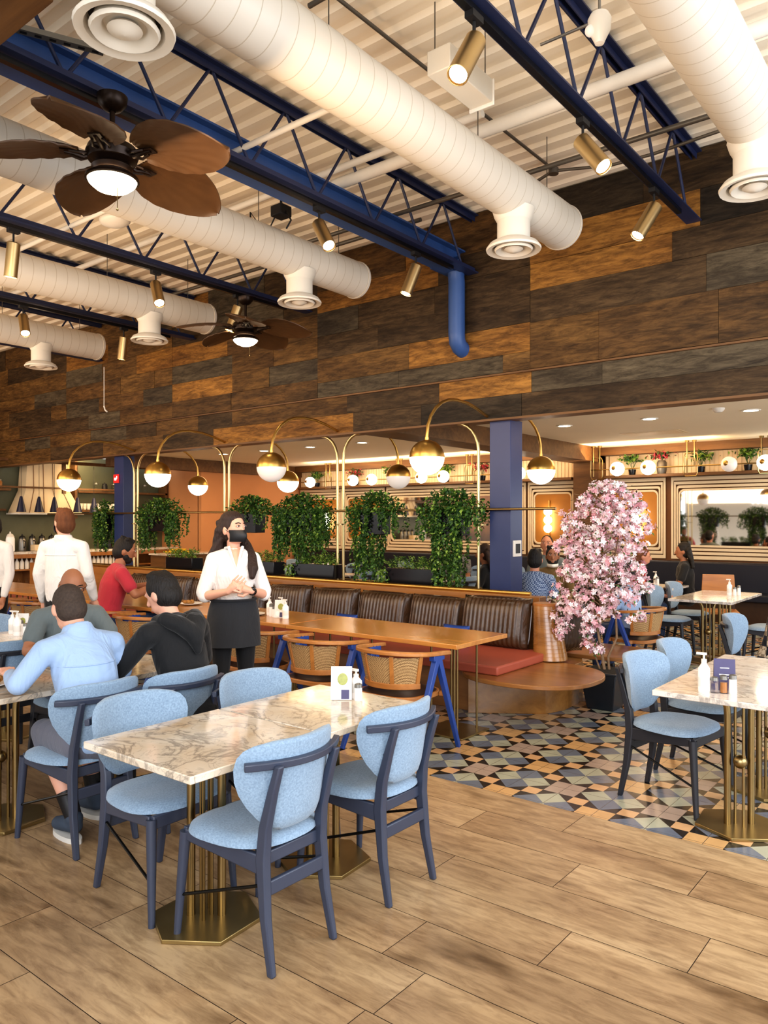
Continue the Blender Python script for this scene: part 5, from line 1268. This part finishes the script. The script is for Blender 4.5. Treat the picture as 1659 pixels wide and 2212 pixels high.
person('woman in black resting her head on her hand left of the navy column',(-5.25,8.9,0),-160,'sit',lean=10,skin='skin3',hair='wavy',hairm='hairb',top='blackcl',bot='blackjean',female=True,voxel=.014)
# ================================================================ blossom tree
t=thing('blossom_tree','pink blossom tree in a square black pot beside the rounded bench end','tree',(-2.70,6.52,0))
part('pot',MB().box((0,0,.165),(.235,.235,.33),taper=1.42),'pot',t,bevel=.008); part('pot_rim',MB().box((0,0,.325),(.345,.345,.02)),'pot',t,bevel=.004); part('soil',MB().box((0,0,.331),(.30,.30,.012)),'soil',t)
rg=random.Random(4)
m=MB(); tips=[]
def trunk(pts,r0,r1):
    n=len(pts); m.tube(pts,[r0+(r1-r0)*i/(n-1) for i in range(n)],9)
X=CAMR
def cp(a,z,b=0): return X*a+CAMF*b+Vector((0,0,z))
trunk([cp(.0,.32),cp(-.03,.5),cp(-.07,.75,.02),cp(-.10,1.0,.03),cp(-.06,1.3),cp(-.02,1.6),cp(.05,1.9)],.014,.006)
trunk([cp(.04,.32),cp(.03,.45),cp(.10,.62,-.02),cp(.10,.78),cp(.05,.95),cp(.06,1.2),cp(.12,1.5),cp(.10,1.8)],.012,.005)
trunk([cp(-.03,.32,.03),cp(-.08,.46,.03),cp(-.11,.58,.03),cp(-.13,.70)],.009,.004)
for i in range(46):
    z=rg.uniform(.85,1.85); a=rg.uniform(0,2*PI); L=rg.uniform(.15,.38)*(1 if z<1.6 else .7)
    p=cp(-.03,z); q=p+Vector((math.cos(a)*L,math.sin(a)*L,rg.uniform(-.02,.16))); mid=(p+q)/2+Vector((0,0,.04)); m.tube([p,mid,q],[.006,.004,.002],6); tips+= [mid,q]
part('trunk',m,'bark',t)
def halfw(z): # silhouette half width in camera-right metres
    pts=[(.55,.07),(.62,.10),(.72,.14),(.80,.40),(.9,.43),(1.1,.40),(1.3,.38),(1.45,.36),(1.55,.40),(1.7,.36),(1.85,.28),(1.97,.12)]
    for (a,b),(c,d) in zip(pts,pts[1:]):
        if a<=z<=c: return b+(d-b)*(z-a)/(c-a)
    return 0
m=MB()
def flower(p,n,s,mi):
    n=n.normalized(); u=n.orthogonal().normalized(); w=n.cross(u); a0=rg.uniform(0,2*PI)
    for k in range(5):
        a=a0+2*PI*k/5; d=u*math.cos(a)+w*math.sin(a); e=u*math.cos(a+PI/2)+w*math.sin(a+PI/2)
        m.add([p,p+d*s*.6+e*s*.32+n*s*.22,p+d*s+n*s*.30,p+d*s*.6-e*s*.32+n*s*.22],[(0,1,2,3)],mi,None,False)
cl=[]
while len(cl)<430:
    z=rg.uniform(.80,1.97); w=halfw(z); a=rg.uniform(0,2*PI); r=w*math.sqrt(rg.random())
    x,y=r*math.cos(a),r*math.sin(a)
    if rg.random()<.25+.75*(r/max(w,.01)): cl.append(cp(x-.01+(.05 if z>1.75 else 0)-(0.05 if .8<z<1.0 else 0),z,y*.9))
cl+= [cp(rg.uniform(-.18,-.03),rg.uniform(.50,.80),rg.uniform(-.04,.04)) for _ in range(24)]+[cp(rg.uniform(-.42,-.30),rg.uniform(.62,.85),rg.uniform(-.05,.05)) for _ in range(14)]
cl+= [cp(.40+rg.uniform(-.02,.03),1.60+rg.uniform(-.03,.03),0) for _ in range(2)]+[cp(-.40+rg.uniform(-.03,.03),1.42+rg.uniform(-.04,.04),0) for _ in range(4)]
for c in cl:
    for k in range(rg.randint(5,8)):
        o=rv(rg); p=c+o*rg.uniform(.012,.045); flower(p,o+Vector((0,0,.2)),rg.uniform(.022,.033),rg.choice((0,0,1,2,2)))
part('blossoms',m,['petal','petal2','petal3'],t)
m=MB()
for c in cl:
    for k in range(3): leaf(m,c+rv(rg)*.04,rv(rg),rg.uniform(.03,.05),.016,rg.choice((0,1)),rg)
part('leaves',m,['leaf','stem'],t)
# ================================================================ table top things
def menu_card(loc,rz,l,kind=0):
    t=thing('menu_card',l,'menu card',loc,R(rz)); w,h=.105,.165
    for s in (-1,1):
        o=part('card_face',MB().box((0,0,0),(w,.003,h)),'cardw' if kind==0 else 'purple',t,loc=(0,.018*s,h/2)); o.rotation_euler=(R(12*s),0,0)
        m=MB()
        if kind==0:
            m.ell((.006,-.0025*1,.02),(.026,.001,.030),14,8); q=part('picture_print',m,'greenpic',o) if s<0 else None
            if s<0: part('plate_print',MB().ell((-.02,-.0022,-.045),(.020,.001,.024),14,8),'lampdim',o); part('purple_block',MB().box((.02,-.0022,-.055),(.04,.001,.045)),'purple',o)
        elif s<0: part('text_lines',MB().box((0,-.0022,.035),(.045,.001,.004)).box((0,-.0022,-.0),(.055,.001,.006)).box((0,-.0022,-.015),(.04,.001,.004)),'cardw',o); 
    return t
menu_card((-2.585,2.90,.75),38,'white menu card with a lime picture on the near marble table')
menu_card((-1.13,4.33,.75),20,'indigo menu card behind the pump bottle on the right marble table',1)
def pump(loc,l,g=None,h=.17):
    t=thing('pump_bottle',l,'bottle',loc,0,g); part('bottle_body',MB().lathe([(.001,0),(.028,0),(.030,.01),(.030,h*.62),(.014,h*.74),(.012,h*.8)],seg=18),'lampdim',t); part('liquid_label',MB().lathe([(.0305,.03),(.0308,.032),(.0308,.075),(.0305,.077)],seg=18),'cupw',t)
    part('pump_head',MB().cyl((0,0,h*.78),(0,0,h*.86),.014,seg=14).cyl((0,0,h*.86),(0,0,h),.005,seg=8).box((-.012,0,h),(.05,.014,.012)),'cupw',t); return t
def shaker(loc,l,c='cupw',h=.085,g=None):
    t=thing('shaker',l,'shaker',loc,0,g); part('shaker_body',MB().lathe([(.001,0),(.020,0),(.021,.004),(.019,h*.75)],seg=16),'glass' if c!='cupw' else 'lampdim',t); part('contents',MB().lathe([(.001,.004),(.017,.004),(.016,h*.6),(.001,h*.6)],seg=14),c,t); part('shaker_cap',MB().lathe([(.020,h*.75),(.019,h*.95),(.010,h),(.001,h)],seg=16),'steel',t); return t
shaker((-2.50,2.93,.75),'small clear shaker right of the menu card on the near marble table'); pump((-2.545,2.965,.75),'small white bottle half behind the menu card on the near table',h=.14)
pump((-1.20,4.21,.75),'tall white pump bottle at the front of the right marble table',h=.20)
shaker((-1.15,4.22,.75),'clear glass shaker right of the pump bottle','glass'); shaker((-1.11,4.24,.75),'second shaker with brown contents right of the pump bottle','oakcane',.095); shaker((-1.07,4.26,.75),'white shaker at the right end of the group','cupw',.10)
def cluster(x,y,l,n=5,z=.75,sp=.05):
    g='condiments '+l
    for i in range(n):
        q=(x+rg.uniform(-.5,.5)*sp*2+(i-n/2)*sp*.8,y+rg.uniform(-.05,.05),z)
        if i%3==0: pump(q,('white pump bottle ')+l,g,h=rg.uniform(.16,.2))
        elif i%3==1: shaker(q,'glass shaker '+l,rg.choice(('cupw','glass')),.1,g)
        else: shaker(q,'white capped shaker '+l,'cupw',.12,g)
cluster(-5.30,5.02,'beside the waitress on the oak table',7,.7475,.06)
cluster(-5.98,2.95,'on the marble table at the left edge',6)
cluster(-2.45,9.9,'on the rear right marble table',3)
menu_card((-5.22,5.00,.7475),30,'white menu card among bottles on the oak table by the waitress'); menu_card((-6.05,2.98,.75),35,'white menu card on the left marble table behind the blue shirt')
def tumbler(loc,l,c='juice',h=.12,g=None):
    t=thing('drinking_glass',l,'glass',loc,0,g); part('glass_wall',MB().lathe([(.001,0),(.028,0),(.034,h),(.031,h),(.026,.008),(.001,.008)],seg=20),'glass',t)
    if c: part('drink',MB().lathe([(.001,.009),(.025,.009),(.029,h*.6),(.001,h*.6)],seg=18),c,t)
    return t
tumbler((-4.05,2.60,.75),'glass of green drink beside the hoodie sleeve'); tumbler((-4.10,2.50,.75),'second glass of green drink on the left marble table'); tumbler((-4.2,2.70,.75),'tall clear glass behind the green drinks',None,.16); tumbler((-4.32,2.45,.75),'clear glass next to the red capped bottle',None,.14)
t=thing('sauce_bottle','small bottle with a red cap on the left marble table','bottle',(-4.22,2.56,.75)); part('bottle_body',MB().lathe([(.001,0),(.025,0),(.027,.02),(.027,.09),(.012,.12)],seg=16),'cupw',t); part('red_cap',MB().lathe([(.013,.118),(.016,.12),(.012,.15),(.001,.155)],seg=14),'ketch',t)
t=thing('sauce_bottle','dark sauce bottle behind the green drinks','bottle',(-4.35,2.62,.75)); part('bottle_body',MB().lathe([(.001,0),(.024,0),(.025,.10),(.012,.14),(.012,.165)],seg=16),'leatherseat',t); part('bottle_cap',MB().cyl((0,0,.16),(0,0,.18),.014,seg=12),'cupw',t)
def plate(loc,l,g,food=True,r=.12):
    t=thing('plate',l,'plate',loc,0,g); part('plate_dish',MB().lathe([(.001,.004),(r*.6,.004),(r,.018),(r,.022),(r*.6,.010),(.001,.010)],seg=28),'cupw',t)
    if food:
        m=MB()
        for i in range(7): m.ell((rg.uniform(-.05,.05),rg.uniform(-.05,.05),.022+rg.random()*.02),(rg.uniform(.02,.035),rg.uniform(.02,.03),.02),8,6)
        part('food',m,['food'],t,sharp=80)
    return t
for x,y,z,l in ((-7.0,4.93,.7475,'plate of food under the hand of the man in red'),(-6.75,5.15,.7475,'second plate of food near the man in red'),(-5.55,4.95,.7475,'plate of bread left of the waitress'),(-5.85,5.15,.7475,'plate of pastries left of the waitress'),(-4.28,1.92,.75,'plate of food at the elbow of the man in light blue'),(-4.22,2.62,.75,'plate beyond the hoodie sleeve')):
    plate((x,y,z),l,'plates of food on the left tables')
t=thing('napkin_holder','pale box of napkins on the oak table left of the waitress','napkin holder',(-5.75,4.92,.7475)); part('holder_body',MB().box((0,0,.06),(.16,.10,.12)),'steel',t,bevel=.004); part('napkins',MB().box((0,0,.13),(.13,.07,.04)),'cupw',t,bevel=.01)
cluster(-6.0,5.0,'on the oak table between the red shirt and the waitress',5,.7475,.08)
t=thing('wooden_chair','plain wooden chair with a solid back beyond the rear right marble table','chair',(-2.95,11.0,0),R(20))
part('back_panel',MB().box((0,0,.72),(.44,.03,.40),taper=.9),'oakcane',t,bevel=.004); part('seat',MB().box((0,-.22,.44),(.44,.44,.035)),'oakcane',t,bevel=.004)
for sx,sy in ((-.19,0),(.19,0),(-.19,-.42),(.19,-.42)): part('leg',MB().bar((sx,sy,0),(sx,sy,.53 if sy==0 else .43),.035,.035),'extbl',t)
# rear-room furniture seen beyond the partition
for i,(x,y) in enumerate(((-8.8,9.6),(-6.9,9.6),(-10.6,11.4),(-8.3,12.2),(-4.4,8.3),(-5.9,12.2),(-3.7,10.7))):
    mt1(x,y,('marble table in the rear room behind the middle ivy','marble table in the rear room left of the near column','marble table at the far left of the rear room','marble table beside the rear banquette','marble table of the man with the chin mask','marble table under the far mirror','marble table between the two women in the rear room')[i])
for i,(x,y,f) in enumerate(((-9.5,9.6,0),(-8.1,9.6,180),(-7.55,9.75,0),(-6.2,9.5,180),(-11.3,11.4,0),(-9.9,11.3,180),(-9.0,12.2,0),(-7.6,12.1,180),(-6.5,12.2,0))):
    cchair(x,y,f,('grey chair left of the table behind the middle ivy','grey chair right of the table behind the middle ivy','grey chair seen under the largest globe lamp beyond the partition','grey chair in the rear room just left of the near column','grey chair at the far left rear table','grey chair facing it at the far left rear table','grey chair left of the banquette table under the mirror','grey chair right of the banquette table under the mirror','grey chair by the rear table near the corner post')[i],'grey chairs of the rear room')
cluster(-8.8,9.7,'on the rear table behind the middle ivy',3)
cluster(-3.7,10.75,'between the two women in the rear room',3)
# ================================================================ light
w=bpy.data.worlds.new('daylight'); S.world=w; w.use_nodes=True; nt=w.node_tree; bg=nt.nodes['Background']
bg.inputs[0].default_value=lin('#f0f1f0'); bg.inputs[1].default_value=1.6
def area(name,loc,size,power,col,rot=(0,0,0),sy=None):
    l=bpy.data.lights.new(name,'AREA'); l.energy=power; l.color=lin(col)[:3]; l.size=size
    if sy: l.shape='RECTANGLE'; l.size_y=sy
    o=bpy.data.objects.new(name,l); COL.objects.link(o); o.location=loc; o.rotation_euler=rot; return o
def point(name,loc,power,col,r=.05):
    l=bpy.data.lights.new(name,'POINT'); l.energy=power; l.color=lin(col)[:3]; l.shadow_soft_size=r
    o=bpy.data.objects.new(name,l); COL.objects.link(o); o.location=loc; return o
area('window_daylight',(1.5,-3.0,3.0),5.0,260,'#eef3ff',(R(68),0,R(20)),3.0)
area('window_daylight_side',(3.0,4.5,2.4),5.0,170,'#eaf1ff',(R(90),0,R(90)),3.0)
# warm ceiling wash in the rear room
area('rear_cove',(-8.0,12.9,2.8),9.0,95,'#ffd3a0',(R(150),0,0),.3)
for x in (-12.0,-9.0,-4.0,-1.5): area('rear_downlight_wash',(x,10.1,2.93),1.6,34,'#ffd9a8',(0,0,0),1.6)
area('bar_wash',(-14.4,8.6,2.6),3.0,40,'#ffd9a0',(0,R(35),0),.6)
for (p,d,lit) in spots:
    if lit:
        l=bpy.data.lights.new('track_spot','SPOT'); l.energy=38; l.color=lin('#ffdca8')[:3]; l.spot_size=R(60); l.spot_blend=.6; l.shadow_soft_size=.04
        o=bpy.data.objects.new('track_spot',l); COL.objects.link(o); o.location=p; o.rotation_mode='QUATERNION'; o.rotation_quaternion=d.to_track_quat('-Z','Y')
area('added_uplight_right',(3.0,2.0,.6),5.0,150,'#fff4e2',(R(180+45),0,R(90)),3.0)  # unseen uplight added outside the open side, meant to brighten the deck
area('added_warm_uplight_left',(-14.2,1.2,2.2),4.0,120,'#ffcf96',(R(180+35),0,R(-70)),3.0)  # unseen warm uplight added to tint the left of the ceiling
for x in (-3.0,-6.5,-10,-13): area('added_wall_fill',(x,2.6,3.0),2.4,46,'#ffdcb4',(R(84),0,0),1.6)  # unseen soft fills added to brighten the plank wall, no fittings here
S.view_settings.view_transform='Standard'; S.view_settings.look='Medium High Contrast'; S.view_settings.exposure=.12
